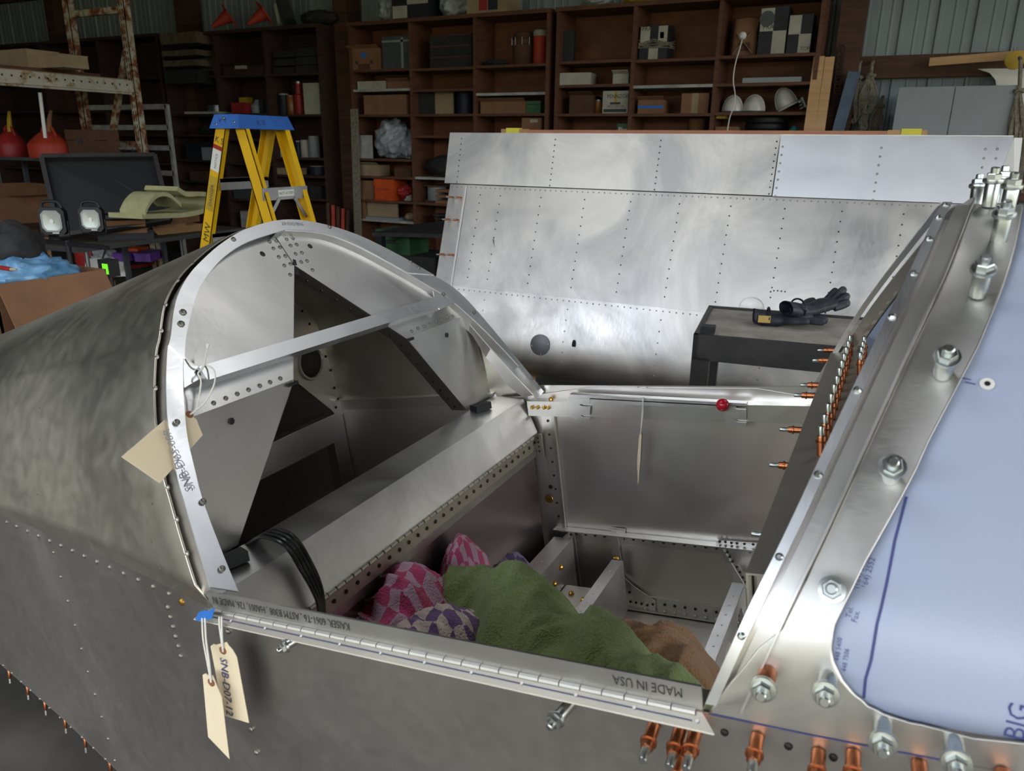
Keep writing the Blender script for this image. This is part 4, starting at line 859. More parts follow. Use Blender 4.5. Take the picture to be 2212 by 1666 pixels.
for k, p in enumerate(((976,423),(992,424),(968,471),(986,472),(959,545),(979,546))):
    yy = 4.12 if k < 2 else 4.08 if k < 4 else 4.03
    q = at(p[0]+8, p[1]+3, 'y', yy); cleco('wing', (q.x, yz(q.z)-.001, q.z), (-.25,-1,.1), ('upper','upper','middle','middle','lower','lower')[k] + (' left' if k % 2 == 0 else ' right') + ' copper fastener on the root edge of the wing', 'copper fasteners on the wing root', world=True, s=1.5)
# cradle feet that hold the wing up
MT['plywood'] = wood('pale_plywood', '#a77f55', '#c29a6b', .7, (1,1,6), 4)
for k, xx in enumerate((XL+.5, XR-.5)):
    one('wing_cradle', MB().box(xx-.05, xx+.05, 3.75, 4.4, 0, .10).box(xx-.05, xx+.05, 3.74, 3.82, .10, .30).box(xx-.05, xx+.05, 4.28, 4.36, .10, .62).box(xx-.05, xx+.05, 3.86, 4.28, .10, .278), mat('plywood'), 'wooden cradle holding the %s end of the wing' % ('root', 'tip')[k], 'stand', 'wing cradles')
# copper coloured strip clamped along the trailing edge with yellow tape
xa = at(1085,287,'y',4.22).x; xb = at(2002,294,'y',4.22).x
cs = thing('trailing_edge_strip', 'copper coloured wooden strip taped along the top edge of the wing', 'strip', (xa, 4.2, 1.69))
MT['cstrip'] = M('reddish_timber_strip', '#b98062', '#a66f54', .6, 0, 4); MT['yellowtape'] = plain('yellow_tape', '#d8cf3a', .5)
obj('strip', MB().box(xa+.09, xb-.10, 4.208, 4.24, 1.672, 1.708), mat('cstrip'), cs); 
for q in (xa, xb-.17): obj('end_block', MB().box(q, q+.17, 4.206, 4.242, 1.67, 1.712), mat('plywood'), cs)
for q in (xa+.035, xb-.11): obj('tape_wrap', MB().box(q, q+.085, 4.202, 4.246, 1.666, 1.718), mat('yellowtape'), cs)
# ------------------------------------------------------------------ black utility cart with gloves
CT = .90; c0 = at(1498,725,'z',CT); c0.z = 0; e1 = Vector((.992,.125,0)).normalized(); e2 = Vector((-e1.y, e1.x, 0))
ct = thing('utility_cart', 'black plastic utility cart with a worn grey top standing behind the cockpit', 'cart', c0)
MT['carttop'] = M('worn_grey_cart_top', '#b3aba0', '#988f84', .7, 0, 9, .2); MT['cartblk'] = M('scuffed_black_plastic', '#2a2928', '#383634', .5, 0, 10, .15)
def cb(name, a0, a1, b0, b1, z0, z1, m='cartblk', par=None):
    return obj(name, MB().hexa([c0 + e1*a + e2*b + Vector((0,0,z)) for z in (z0, z1) for a, b in ((a0,b0),(a1,b0),(a1,b1),(a0,b1))]), mat(m), par or ct)
cwid, cdep = .95, .62
cb('tray_top', .015, cwid-.015, .015, cdep-.015, CT-.04, CT-.004, 'carttop')
for a0, a1, b0, b1 in ((0,cwid,0,.02),(0,cwid,cdep-.02,cdep),(0,.02,0,cdep),(cwid-.02,cwid,0,cdep)): cb('tray_rim', a0, a1, b0, b1, CT-.10, CT+.006)
for a in (0, cwid-.07):
    for b in (0, cdep-.07): cb('leg', a, a+.07, b, b+.07, .12, CT-.09)
cb('lower_tray', 0, cwid, 0, cdep, .22, .30)
for a in (.05, cwid-.05):
    for b in (.05, cdep-.05): obj('caster', MB().lathe([(.055,-.018),(.06,-.012),(.06,.012),(.055,.018)], c0 + e1*a + e2*b + Vector((0,0,.06)), e2, 16), mat('rubber'), ct)
q = at(1529,718,'z',CT); 
one('foam_block', MB().hexa([q + e1*a*.028 + e2*b*.028 + Vector((0,0,z)) for z in (0,.028) for a, b in ((-1,-1),(1,-1),(1,1),(-1,1))]), mat('rubber'), 'small black block on the corner of the utility cart', 'block')
MT['glove'] = M('black_work_leather', '#1d1f26', '#32343c', .6, 0, 30, .5); MT['gtag'] = plain('yellow_glove_label', '#b79a55', .6)
def glove(ctr, ang, flip, lift, label, curl):
    t = thing('work_glove', label, 'glove', ctr, 'pair of black gloves'); R2 = Matrix.Rotation(ang, 3, 'Z')
    def G(x, y, z): return Vector(ctr) + R2 @ Vector((x, y*flip, z + lift))
    pm = MB(); sec = [(-.16,.050,.030),(-.12,.050,.034),(-.07,.046,.028),(-.03,.050,.026),(.02,.055,.027),(.06,.052,.022),(.075,.045,.014)]
    N = 18; vs = []
    for x, ry, rz in sec:
        for k in range(N):
            a = 2*math.pi*k/N; w_ = 1 + .12*noise.noise(Vector((x*30, k*.7, flip))); vs.append(G(x, ry*math.cos(a)*w_, .03 + rz*math.sin(a)*w_ + .015*math.sin(x*20)))
    fs = [(i*N+k, i*N+(k+1) % N, (i+1)*N+(k+1) % N, (i+1)*N+k) for i in range(len(sec)-1) for k in range(N)] + [tuple(range((len(sec)-1)*N, len(sec)*N))]
    pm.add(vs, fs); o = obj('palm', pm, mat('glove'), t)
    for j, (y0, ln) in enumerate(((-.036,.075),(-.012,.090),(.013,.085),(.037,.065))):
        c_ = curl[j]
        pts = [G(.05, y0, .03), G(.05+ln*.45, y0*1.15, .03 + c_*.5), G(.05+ln*.8, y0*1.25, .03 + c_), G(.05+ln, y0*1.28, .03 + c_*1.15)]
        obj('finger', MB().tube(cr(pts, 4), [.0175,.018,.018,.0185,.0185,.018,.0185,.018,.0175,.017,.015,.011,.005], 9), mat('glove'), t)
    pts = [G(-.03,-.045,.025), G(.0,-.078,.03), G(.035,-.092,.035), G(.055,-.094,.036)]
    obj('thumb', MB().tube(cr(pts, 4), [.017,.017,.017,.0165,.0165,.016,.016,.016,.0155,.015,.0135,.01,.004], 9), mat('glove'), t)
    obj('cuff_band', MB().tube([G(-.10, .052*math.cos(a), .03 + .037*math.sin(a)) for a in [2*math.pi*k/20 for k in range(21)]], .004, 6), mat('black'), t)
    obj('cuff_label', MB().hexa([G(-.145+a, -.052+b, .012+c) for c in (0,.03) for a, b in ((0,-.002),(.05,-.002),(.05,.001),(0,.001))]), mat('gtag'), t); return t
g0 = at(1712,700,'z',CT); g1 = at(1762,702,'z',CT)
glove(g0 + Vector((.0,-.03,.0)), .25, 1, .004, 'lower black work glove lying palm down on the cart', (.0,.0,.0,.0))
glove(g1 + Vector((.0,.0,.0)), .75, -1, .05, 'upper black work glove with fingers raised, lying on the other glove', (.05,.06,.04,.02))
# ------------------------------------------------------------------ shelving along the back wall
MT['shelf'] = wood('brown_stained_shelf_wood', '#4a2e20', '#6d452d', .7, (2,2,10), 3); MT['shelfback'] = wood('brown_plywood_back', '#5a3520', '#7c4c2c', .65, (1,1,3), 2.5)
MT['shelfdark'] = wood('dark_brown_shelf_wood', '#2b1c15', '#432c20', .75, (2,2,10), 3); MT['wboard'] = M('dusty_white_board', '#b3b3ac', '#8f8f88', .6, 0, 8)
MT['card'] = M('brown_cardboard', '#8a6446', '#7a573c', .85, 0, 5); MT['cardp'] = M('pale_cardboard', '#a3906f', '#8e7b5e', .85, 0, 5); MT['cardd'] = M('dark_cardboard', '#5a3d2c', '#4a3325', .85, 0, 6)
MT['bag'] = M('translucent_white_plastic', '#aab0b3', '#8d9498', .35, 0, 14, .6); MT['carbon'] = M('black_printed_card', '#16181c', '#20242a', .6, 0, 6); MT['paper'] = M('off_white_printed_card', '#b4b1a2', '#a09d8f', .7, 0, 6)
MT['grey'] = M('grey_plastic', '#4d5254', '#42474a', .5, 0, 6); MT['greyl'] = M('light_grey_steel', '#8f9696', '#868d8d', .5, 0, 3); MT['navy'] = M('navy_roll', '#1c2238', '#141829', .6, 0, 8)
MT['greent'] = M('green_painted_tin', '#33603c', '#28502f', .5, 0, 6); MT['orange'] = M('orange_plastic', '#d2551c', '#b84614', .5, 0, 5); MT['dorange'] = M('faded_orange_cone', '#b84026', '#9a2f1d', .6, 0, 5)
MT['tan'] = M('tan_canvas', '#6e6250', '#574d3f', .9, 0, 12, .5); MT['charcoal'] = M('charcoal_cloth', '#2c2b2b', '#1f1e1f', .8, 0, 10, .4); MT['helmet'] = M('glossy_white_shell', '#cfcdc4', '#c2c0b6', .25, 0, 4)
MT['twine'] = M('brown_twine', '#7d5730', '#5d3f22', .9, 0, 40, .6, (1,1,8)); MT['rope'] = M('weathered_rope', '#8d8674', '#6a6456', .9, 0, 40, .6); MT['amber'] = M('amber_jar', '#8a5a22', '#6a4418', .3, 0, 6)
MT['steel'] = plain('dull_steel', '#8e9396', .35, .9); MT['yellow'] = M('safety_yellow_fibreglass', '#e2b414', '#d8a90f', .45, 0, 4); MT['blue'] = M('blue_ladder_plastic', '#3367b5', '#2a5aa4', .5, 0, 7)
MT['redp'] = M('red_plastic_can', '#a32a26', '#8a211f', .5, 0, 5); MT['yelp'] = M('yellow_label', '#b99b2f', '#a2851f', .6, 0, 6); MT['pine'] = wood('new_pine_board', '#b98f60', '#d0a878', .65, (1,1,10), 3)
MT['teal'] = M('teal_box', '#3a8a86', '#2f7672', .6); MT['purple'] = plain('purple_plastic', '#6a3f96', .5); MT['foam'] = M('pale_yellow_foam', '#b9b78a', '#a9a77c', .9, 0, 12, .3); MT['sky'] = M('light_blue_plastic_film', '#5b8cb2', '#79a5c6', .4, 0, 9, .5)
YF, DEP = 8.0, .45
SH = []          # (x0, x1, ztop) of every board, for things to stand on
def sunit(label, xs, ytop, levels, wood_='shelf', zext=(1.40, .95, .45), closed_left=True):
    X = [at(x, 150, 'y', YF).x for x in xs]; zt = at((xs[0]+xs[-1])/2, ytop, 'y', YF).z
    u = thing('shelf_unit', label, 'shelving', ((X[0]+X[-1])/2, YF+DEP/2, 0), 'built-in wall shelving')
    for x in X: obj('upright', MB().box(x-.019, x+.019, YF, YF+DEP, 0, zt), mat(wood_), u)
    obj('top_board', MB().box(X[0]-.03, X[-1]+.03, YF-.02, YF+DEP, zt, zt+.04), mat(wood_), u); SH.append((X[0]-.05, X[-1]+.05, zt+.04))
    obj('back_panel', MB().box(X[0], X[-1], YF+DEP, YF+DEP+.012, 0, zt), mat('shelfback' if wood_ == 'shelf' else 'shelfdark'), u)
    for i, lv in enumerate(levels):
        a, b = X[i]+.019, X[i+1]-.019; zs = []
        for y in lv:
            wh = y < 0; z = at((xs[i]+xs[i+1])/2, abs(y), 'y', YF).z; zs.append(z)
            obj('shelf_board', MB().box(a, b, YF+.002, YF+DEP, z-.028, z), mat('wboard' if wh else wood_), u); SH.append((a, b, z))
        for z in zext:
            if z < min(zs) - .25: obj('shelf_board', MB().box(a, b, YF+.002, YF+DEP, z-.028, z), mat(wood_), u); SH.append((a, b, z))
    return u
sunit('brown shelf unit at the right end of the wall, holding white helmets', (1203,1366,1547,1762), 6, [(130,182,245,292), (126,-183,245,292), (117,178,242,293)], zext=(1.25,.8,.4))
sunit('brown shelf unit in the middle of the wall, holding an orange bin', (758,887,1025,1182), 42, [(149,-192,247,343,381,433,-475), (146,192,246,293,-384,440,490), (139,-200,245,290)])
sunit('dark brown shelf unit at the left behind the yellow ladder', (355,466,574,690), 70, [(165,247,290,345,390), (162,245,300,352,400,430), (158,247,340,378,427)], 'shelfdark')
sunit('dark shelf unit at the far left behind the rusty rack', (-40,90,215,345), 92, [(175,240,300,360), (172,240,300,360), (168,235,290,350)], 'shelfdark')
def rect(x0, y0, x1, y1, Y):
    xm, ym = (x0+x1)/2, (y0+y1)/2; a = at(x0, ym, 'y', Y).x; b = at(x1, ym, 'y', Y).x; zt = at(xm, y0, 'y', Y).z; zb = at(xm, y1, 'y', Y).z
    return a, b, zb, zt
def snap(a, b, zb):
    c = (a+b)/2; k = [s for s in SH if s[0]-.06 <= c <= s[1]+.06]
    return min(k, key=lambda s: abs(s[2]-zb))[2] if k else zb
def sbox(r, m, label, cat='box', dep=.24, Y=8.06, name=None, open_=False, yaw=0.0, group=None, dz=0.0):
    a, b, zb, zt = rect(*r, Y); z = snap(a, b, zb) + dz; zt += z - zb; c = Vector(((a+b)/2, Y+dep/2, z)); hx, hz = (b-a)/2, zt-z
    Rz = Matrix.Rotation(yaw, 3, 'Z'); P = lambda x, y, zz: c + Rz @ Vector((x, y, zz))
    t = thing(name or 'cardboard_box', label, cat, c, group)
    def bxx(nm, x0, x1, y0, y1, z0, z1): return obj(nm, MB().hexa([P(x, y, zz) for zz in (z0, z1) for x, y in ((x0,y0),(x1,y0),(x1,y1),(x0,y1))]), mat(m), t)
    if open_:
        w = .006
        bxx('bottom', -hx, hx, -dep/2, dep/2, 0, w); bxx('front_wall', -hx, hx, -dep/2, -dep/2+w, w, hz); bxx('back_wall', -hx, hx, dep/2-w, dep/2, w, hz); bxx('side_wall', -hx, -hx+w, -dep/2+w, dep/2-w, w, hz); bxx('side_wall', hx-w, hx, -dep/2+w, dep/2-w, w, hz)
        obj('flap', MB().hexa([P(x, y, zz) for x, y, zz in ((-hx,-dep/2,hz),(hx,-dep/2,hz),(hx,-dep/2-.05,hz+.03),(-hx,-dep/2-.05,hz+.03),(-hx,-dep/2,hz+.004),(hx,-dep/2,hz+.004),(hx,-dep/2-.05,hz+.034),(-hx,-dep/2-.05,hz+.034))]), mat(m), t)
    else:
        bxx('body', -hx, hx, -dep/2, dep/2, 0, hz-.004); bxx('lid_flap', -hx, -.002, -dep/2, dep/2, hz-.004, hz); bxx('lid_flap', .002, hx, -dep/2, dep/2, hz-.004, hz)
    return t, P, hx, hz, dep
def face(t, P, hx, hz, dep, x0, x1, z0, z1, m, name='printed_panel'):   # flat print on the front, in fractions
    return obj(name, MB().hexa([P(-hx+2*hx*x, -dep/2-d, hz*z) for d in (0.0, .0015) for x, z in ((x0,z0),(x1,z0),(x1,z1),(x0,z1))]), mat(m), t)
def ftext(t, P, hx, hz, dep, body, x0, z0, s, m='ink', sx=1.0): return obj('lettering', textmb(body, s, lambda x, y: P(-hx+2*hx*x0+x, -dep/2-.0025, hz*z0+y), sx=sx), mat(m), t)
def chk(bx, cells, lab=None):       # black and white chequered carton
    for x0, x1, z0, z1 in cells: face(*bx, x0, x1, z0, z1, 'paper')
def cyl(r, m, label, cat, prof=None, Y=8.12, name='can', lidm=None, group=None):
    a, b, zb, zt = rect(*r, Y); z = snap(a, b, zb); h = zt-zb; R_2 = (b-a)/2; c = Vector(((a+b)/2, Y+R_2, z))
    t = thing(name, label, cat, c, group); prof = prof or [(.94,0),(1,.03),(1,.90),(.94,.92)]
    obj('body', MB().lathe([(q*R_2, v*h) for q, v in prof], c, (0,0,1), 18), mat(m), t)
    obj('lid', MB().lathe([(prof[-1][0]*R_2*.98, .92*h), (prof[-1][0]*R_2*.98, .98*h), (prof[-1][0]*R_2*.8, h)], c, (0,0,1), 18), mat(lidm or m), t); return t, c, R_2, h
def sbag(r, m, label, cat='bag', dep=.3, Y=8.08, seed=1, name='plastic_bag', amp=.25, fold=.25):
    a, b, zb, zt = rect(*r, Y); z = snap(a, b, zb); h = zt-zb
    return one(name, MB().lump(((a+b)/2, Y+dep/2, z+h*.47), ((b-a)/2*.86, dep/2, h*.46), seed, amp, 2.2, 60, 40, .98, fold), mat(m), label, cat, sharp=1.1)
# --- right unit
bx = sbox((1206,62,1240,130), 'carbon', 'dark folded board leaning in the upper left bay of the right shelves', 'board', .04, 8.1, 'folded_board'); 
sbox((1208,153,1272,180), 'paper', 'white carton on the second shelf of the right unit', yaw=.12); sbox((1324,156,1358,178), 'paper', 'white shoe box with raised lid beside the upright', open_=True)
sbox((1230,203,1280,243), 'cardd', 'small brown carton open at the front, holding glass bottles', open_=True); cyl((1281,212,1299,243), 'amber', 'amber jar between the brown carton and the oil box', 'jar', name='jar', lidm='steel')
bx = sbox((1302,192,1357,241), 'paper', 'white motor oil carton with black lettering', dep=.26); ftext(*bx, 'PENNZOIL', .17, .68, .055, 'ink', .95); face(*bx, .05,.95,.06,.20,'ink'); face(*bx,.30,.70,.40,.50,'ink'); face(*bx,.46,.56,.5,.98,'yelp'); ftext(*bx,'MOTOR OIL',.2,.26,.035)
bx = sbox((1333,263,1355,288), 'greent', 'green and white oil carton low on the right shelves', dep=.15); ftext(*bx, 'Plus', .14, .35, .06, 'white')
bx = sbox((1382,52,1442,126), 'carbon', 'black and white chequered carton wrapped in grey twine'); chk(bx, [(.02,.36,.52,.98),(.66,.98,.52,.98),(.34,.68,.02,.34)]); ftext(*bx,'FRAM',.06,.86,.06); face(*bx,.72,.86,.62,.80,'redp')
for k in range(6):
    t_, P_, hx_, hz_, dp_ = bx; z_ = hz_*(.36+.035*k); obj('twine_wrap', MB().tube([P_(a*(hx_+.006), b*(dp_/2+.006), z_ + .02*math.sin(3*i+k)) for i, (a, b) in enumerate(((-1,-1),(0,-1),(1,-1),(1,1),(-1,1),(-1,-1)))], .006, 6), mat('rope'), t_)
bx = sbox((1378,212,1433,242), 'card', 'brown carton with blue tape band and loose lid', open_=True); face(*bx, 0,1,.4,.6,'tape'); bx = sbox((1472,198,1531,242), 'card', 'plain brown carton sealed with clear tape'); face(*bx,.38,.62,0,1,'cardp','tape_strip')
cyl((1482,251,1520,288), 'twine', 'brown twine spool at the bottom of the right shelves', 'spool', [(.9,0),(1,.05),(1,.9),(.9,.92)], name='twine_spool')
a, b, zb, zt = rect(1580,34,1636,118,8.1); z = snap(a, b, zb); bgp = thing('paper_sack', 'crumpled brown paper sack of charcoal on the top shelf', 'sack', ((a+b)/2, 8.2, z)); h = zt-zb
def sackf(u, v, _a=a, _b=b, _z=z, _h=h):
    th = 2*math.pi*u; w = 1 - .08*v + .02*noise.noise(Vector((u*9, v*5, 2))); s = math.copysign(abs(math.cos(th))**.5, math.cos(th)); q = math.copysign(abs(math.sin(th))**.5, math.sin(th))
    return Vector(((_a+_b)/2 + (_b-_a)/2*s*w, 8.2 + .09*q*(1-.75*max(0, v-.6)/.4), _z + _h*v + .012*noise.noise(Vector((u*14, v*3, 5)))*v))
obj('paper_body', MB().grid(sackf, 40, 16, True), mat('card'), bgp); obj('printed_panel', MB().hexa([(a+(b-a)*x, 8.105-d, z+h*q) for d in (0,.002) for x, q in ((.3,.14),(.75,.14),(.75,.36),(.3,.36))]), mat('cardd'), bgp)
obj('printed_cross', MB().bar((a+.03, 8.104, z+.02), (b-.05, 8.104, z+h*.62), .004, .05, (0,-1,0)).bar((b-.03, 8.103, z+.02), (a+.05, 8.103, z+h*.62), .004, .05, (0,-1,0)), mat('cardp'), bgp)
bx = sbox((1640,14,1700,117), 'carbon', 'tall black and white chequered carton on the top shelf', dep=.25); chk(bx, [(.02,.5,.5,.98),(.5,.98,.02,.5)]); obj('round_emblem', MB().lathe([(.07,0),(.07,.002)], bx[1](-bx[2]*.5, -bx[4]/2-.002, bx[3]*.76), (0,-1,0), 24), mat('grey'), bx[0]); ftext(*bx,'FRAM',.12,.54,.06)
bx = sbox((1702,29,1754,114), 'carbon', 'shorter black and white chequered carton with a cord hanging over it', dep=.22); chk(bx, [(.02,.52,.5,.98),(.48,.98,.02,.5)]); ftext(*bx,'TOP',.58,.08,.045)
sbox((1604,168,1730,179), 'greyl', 'long grey plank lying on the second shelf of the right unit', 'plank', .10, 8.02, 'grey_plank')
def helmet(r, label, yaw, tilt):
    a, b, zb, zt = rect(*r, 8.1); z = snap(a, b, zb); c = Vector(((a+b)/2, 8.22, z)); R3 = (b-a)/2; h = (zt-zb); Rz = Matrix.Rotation(yaw, 3, 'Z') @ Matrix.Rotation(tilt, 3, 'Y')
    t = thing('white_helmet', label, 'helmet', c, 'white helmets on the shelf'); P = lambda v: c + Vector((0,0,h*.12 + (.05 if tilt else 0))) + Rz @ Vector(v)
    sh = MB().grid(lambda u, v: P((R3*math.cos(2*math.pi*u)*math.cos(v*1.5), R3*.85*math.sin(2*math.pi*u)*math.cos(v*1.5), h*.9*math.sin(v*1.5))), 28, 12, True)
    o = obj('shell', sh, mat('helmet'), t); obj('brim', MB().grid(lambda u, v: P(((R3*(1+.10*v) + .08*v*max(0, math.cos(2*math.pi*u)))*math.cos(2*math.pi*u), R3*(.85+.1*v)*math.sin(2*math.pi*u), -.004-.02*v)), 28, 4, True), mat('grey' if not tilt else 'helmet'), t)
    obj('crest', MB().tube([P((R3*1.01*math.cos(q), 0, h*.91*math.sin(q))) for q in [math.pi*k/12 for k in range(13)]], .010, 6), mat('helmet'), t); return t, P
helmet((1557,204,1600,241), 'white hard hat at the left of the helmet shelf', math.pi, 0); helmet((1602,202,1648,240), 'white hard hat in the middle of the helmet shelf', math.pi, 0)
t_, P_ = helmet((1676,194,1720,238), 'white football helmet tipped back with a wire face guard', 0.2, -.5)
for k in range(3): obj('face_guard_bar', MB().tube([P_((.10+.0*k, -.10, -.03-.03*k)), P_((.16, 0, -.03-.03*k)), P_((.10, .10, -.03-.03*k))], .008, 6), mat('white'), t_)
for q in (-.06, .06): obj('face_guard_bar', MB().tube([P_((.14, q, .0)), P_((.14, q, -.10))], .008, 6), mat('white'), t_)
bx = sbox((1546,259,1566,272), 'yelp', 'small yellow carton on top of a brown box', dep=.12, dz=.16); sbox((1545,271,1592,290), 'card', 'brown carton below the yellow one on the lowest visible shelf', dep=.2)
a, b, zb, zt = rect(1600,264,1698,296,8.1); z = snap(a, b, zb); ty = thing('tire', 'small black tire lying flat on the lower right shelf', 'tire', ((a+b)/2, 8.3, z)); R3 = (b-a)/2*.98
for k in range(3): obj('tread_band', MB().lathe([(R3*.55, .0+.06*k), (R3*.97, .002+.06*k), (R3, .012+.06*k), (R3, .046+.06*k), (R3*.97, .056+.06*k), (R3*.55, .058+.06*k)], ((a+b)/2, 8.1+R3, z), (0,0,1), 32), mat('rubber'), ty)
cyl((1703,276,1722,298), 'teal', 'blue glass ball jar beside the tire', 'jar', [(.3,0),(.8,.1),(1,.4),(.9,.7),(.5,.9)], name='jar')
cd = thing('socket_lead', 'thin white cord with a round white socket hanging down the right shelves', 'cord', at(1605,77,'y',7.96))
obj('socket', MB().lathe([(.03,0),(.036,.01),(.036,.03),(.016,.05)], at(1605,77,'y',7.96) , (0,-1,-.2), 18), mat('white'), cd)
obj('wire', MB().tube(cr([at(x, y, 'y', 7.95) for x, y in ((1605,78),(1598,105),(1588,140),(1584,175),(1588,205),(1585,230),(1576,255),(1571,285))], 4), .006, 6), mat('white'), cd)
# --- middle unit
bx = sbox((754,104,818,150), 'card', 'fruit carton with a blue heart and hand holes', dep=.3, Y=8.02, open_=True); obj('blue_heart', MB().prism([bx[1](x*.045, -bx[4]/2-.002, bx[3]*.68+zq*.045) for x, zq in ((0,-1),(.6,-.4),(1,.2),(.8,.7),(.4,.8),(0,.4),(-.4,.8),(-.8,.7),(-1,.2),(-.6,-.4))], (0,-.0015,0)), mat('tape'), bx[0]); face(*bx,.22,.30,.28,.42,'ink'); face(*bx,.72,.80,.28,.42,'ink'); face(*bx,.3,.7,0,.28,'cardd')
bx = sbox((826,76,884,147), 'grey', 'grey lidded plastic bin on the top middle shelf', 'bin', .3, 8.05, 'storage_bin'); face(*bx,-.01,1.01,.82,.88,'greyl','lid_rim'); face(*bx,.70,.78,0,.95,'greyl','strap')
sbox((772,173,833,191), 'paper', 'low white carton with blue print on the white board shelf'); bx = sbox((837,174,885,190), 'card', 'low brown carton of rags next to the white one', open_=True); sbag((845,164,882,178), 'bag', 'crumpled newspaper in the low brown carton', 'paper', .18, 8.1, 5, 'newspaper_ball')
sbox((786,204,878,246), 'card', 'wide brown wooden box filling the third shelf', 'box', .34, 8.02, 'wooden_box'); sbox((776,291,802,341), 'wboard', 'white painted board leaning behind the plastic bag', 'board', .03, 8.03, 'white_board')
sbag((796,256,872,343), 'bag', 'large knotted white plastic bag full of clothes', dep=.36, seed=3, amp=.22, fold=.35); sbag((858,284,889,342), 'bag', 'smaller grey plastic bag behind the large white bag', dep=.3, Y=8.12, seed=8)
sbox((774,357,818,380), 'cardp', 'open cream carton with raised flaps under the white bag', open_=True); sbox((852,363,888,381), 'cardd', 'little grey carton at the right of the same shelf', dep=.16)
sbox((772,392,808,432), 'card', 'brown carton with a green emblem beside the orange bin'); bx = sbox((809,385,850,431), 'orange', 'bright orange plastic file bin', 'bin', .3, 8.03, 'orange_bin'); face(*bx,-.02,1.02,.66,1.0,'orange','lid_rim'); face(*bx,.12,.75,.48,.56,'dorange','grip')
sbag((852,396,882,430), 'redp', 'crumpled dark red plastic bag', dep=.2, seed=5); cyl((868,420,884,436), 'paper', 'cream cup next to the red bag', 'cup', name='cup')
sbag((868,456,889,474), 'cardp', 'tan rock on the low white shelf', 'rock', .16, 8.06, 4, 'rock', .15, 0); sbox((790,468,862,473), 'greyl', 'flat grey sheet on the low white shelf', 'sheet', .3, 8.02, 'flat_sheet')
sbox((792,480,860,540), 'cardp', 'plywood offcut standing under the white shelf', 'board', .03, 8.1, 'plywood_offcut'); sbox((779,478,790,530), 'card', 'narrow reddish plank leaning under the white shelf', 'plank', .03, 8.02, 'leaning_plank')
bx = sbox((929,74,1019,146), 'cardd', 'old dark wooden crate with faded lettering', 'crate', .28, 8.06, 'wooden_crate'); 
for k in range(3): face(*bx,.0,1.0,.02+.33*k,.31+.33*k,'charcoal','crate_slat')
bx = sbox((896,195,936,246), 'charcoal', 'dark woven panel on edge in the middle shelves', 'panel', .04, 8.12, 'woven_panel'); sbox((937,198,978,246), 'cardp', 'plywood panel beside the woven one', 'panel', .03, 8.16, 'plywood_sheet'); cyl((980,198,1012,246), 'navy', 'dark navy roll standing in the middle shelves', 'roll', name='navy_roll')
sbag((901,318,1004,371), 'charcoal', 'mottled dark canvas cushion behind the wing root', 'cushion', .36, 8.02, 6, 'canvas_cushion', .06, .03)
t_, c_, R3, h_ = cyl((910,402,952,438), 'greyl', 'spool of grey cable on the lower middle shelf', 'spool', [(.8,0),(.82,.1),(.82,.9),(.8,.92)], name='cable_spool'); obj('flange', MB().lathe([(R3*1.15,0),(R3*1.15,.02)], c_, (0,0,1), 24), mat('cardd'), t_); obj('flange', MB().lathe([(R3*1.15,h_*.92),(R3*1.15,h_)], c_, (0,0,1), 24), mat('cardd'), t_)
for k in range(3): sbox((940,421+6*k,982,427+6*k), 'card', '%s wooden block from the top of the little stack beside the cable spool' % ORD[k], 'block', .12, 8.03, 'wood_block', dz=.066*(2-k))
for k in range(4): sbox((935+3*k,470+5*k,985,474+5*k), 'charcoal', '%s dark metal plate from the top of the low stack by the wing' % ORD[k], 'plate', .2, 8.03, 'metal_plate', dz=.04*(3-k))
t_, c_, R3, h_ = cyl((1097,64,1143,137), 'cardd', 'brown cylindrical lantern with a wire guard', 'lantern', [(.82,0),(.86,.05),(.95,.5),(1,.62),(.9,.66),(.9,.8),(1,.82),(.85,.92)], name='lantern')
for k in range(10):
    q = 2*math.pi*k/10; obj('guard_wire', MB().tube([c_ + Vector((R3*1.02*math.cos(q), R3*1.02*math.sin(q), h_*v)) for v in (.62,.72,.84)], .005, 5), mat('steel'), t_)
t_, c_, R3, h_ = cyl((1147,60,1174,137), 'dorange', 'orange thermos jug with a cream lid', 'jug', [(.95,0),(1,.03),(1,.82),(.96,.84)], name='thermos_jug', lidm='paper'); obj('cream_collar', MB().lathe([(R3*1.02,h_*.82),(R3*1.02,h_*.94)], c_, (0,0,1), 18), mat('paper'), t_)
sbag((1036,126,1090,141), 'charcoal', 'flat heap of black cable on the top shelf beside the lantern', 'cable', .2, 8.05, 7, 'cable_heap', .2, .3)
sbox((1038,218,1134,244), 'card', 'long low wooden box under the white shelf board', 'box', .3, 8.03, 'wooden_box', open_=True); bx = sbox((1137,217,1167,244), 'greent', 'square green tin beside the long wooden box', 'tin', .2, 8.05, 'green_tin'); face(*bx,-.01,1.01,.70,.76,'charcoal','lid_line')
bx = sbox((1127,251,1170,287), 'card', 'brown carton with a white label above the wing'); face(*bx,.42,.80,.72,.9,'paper','paper_label')
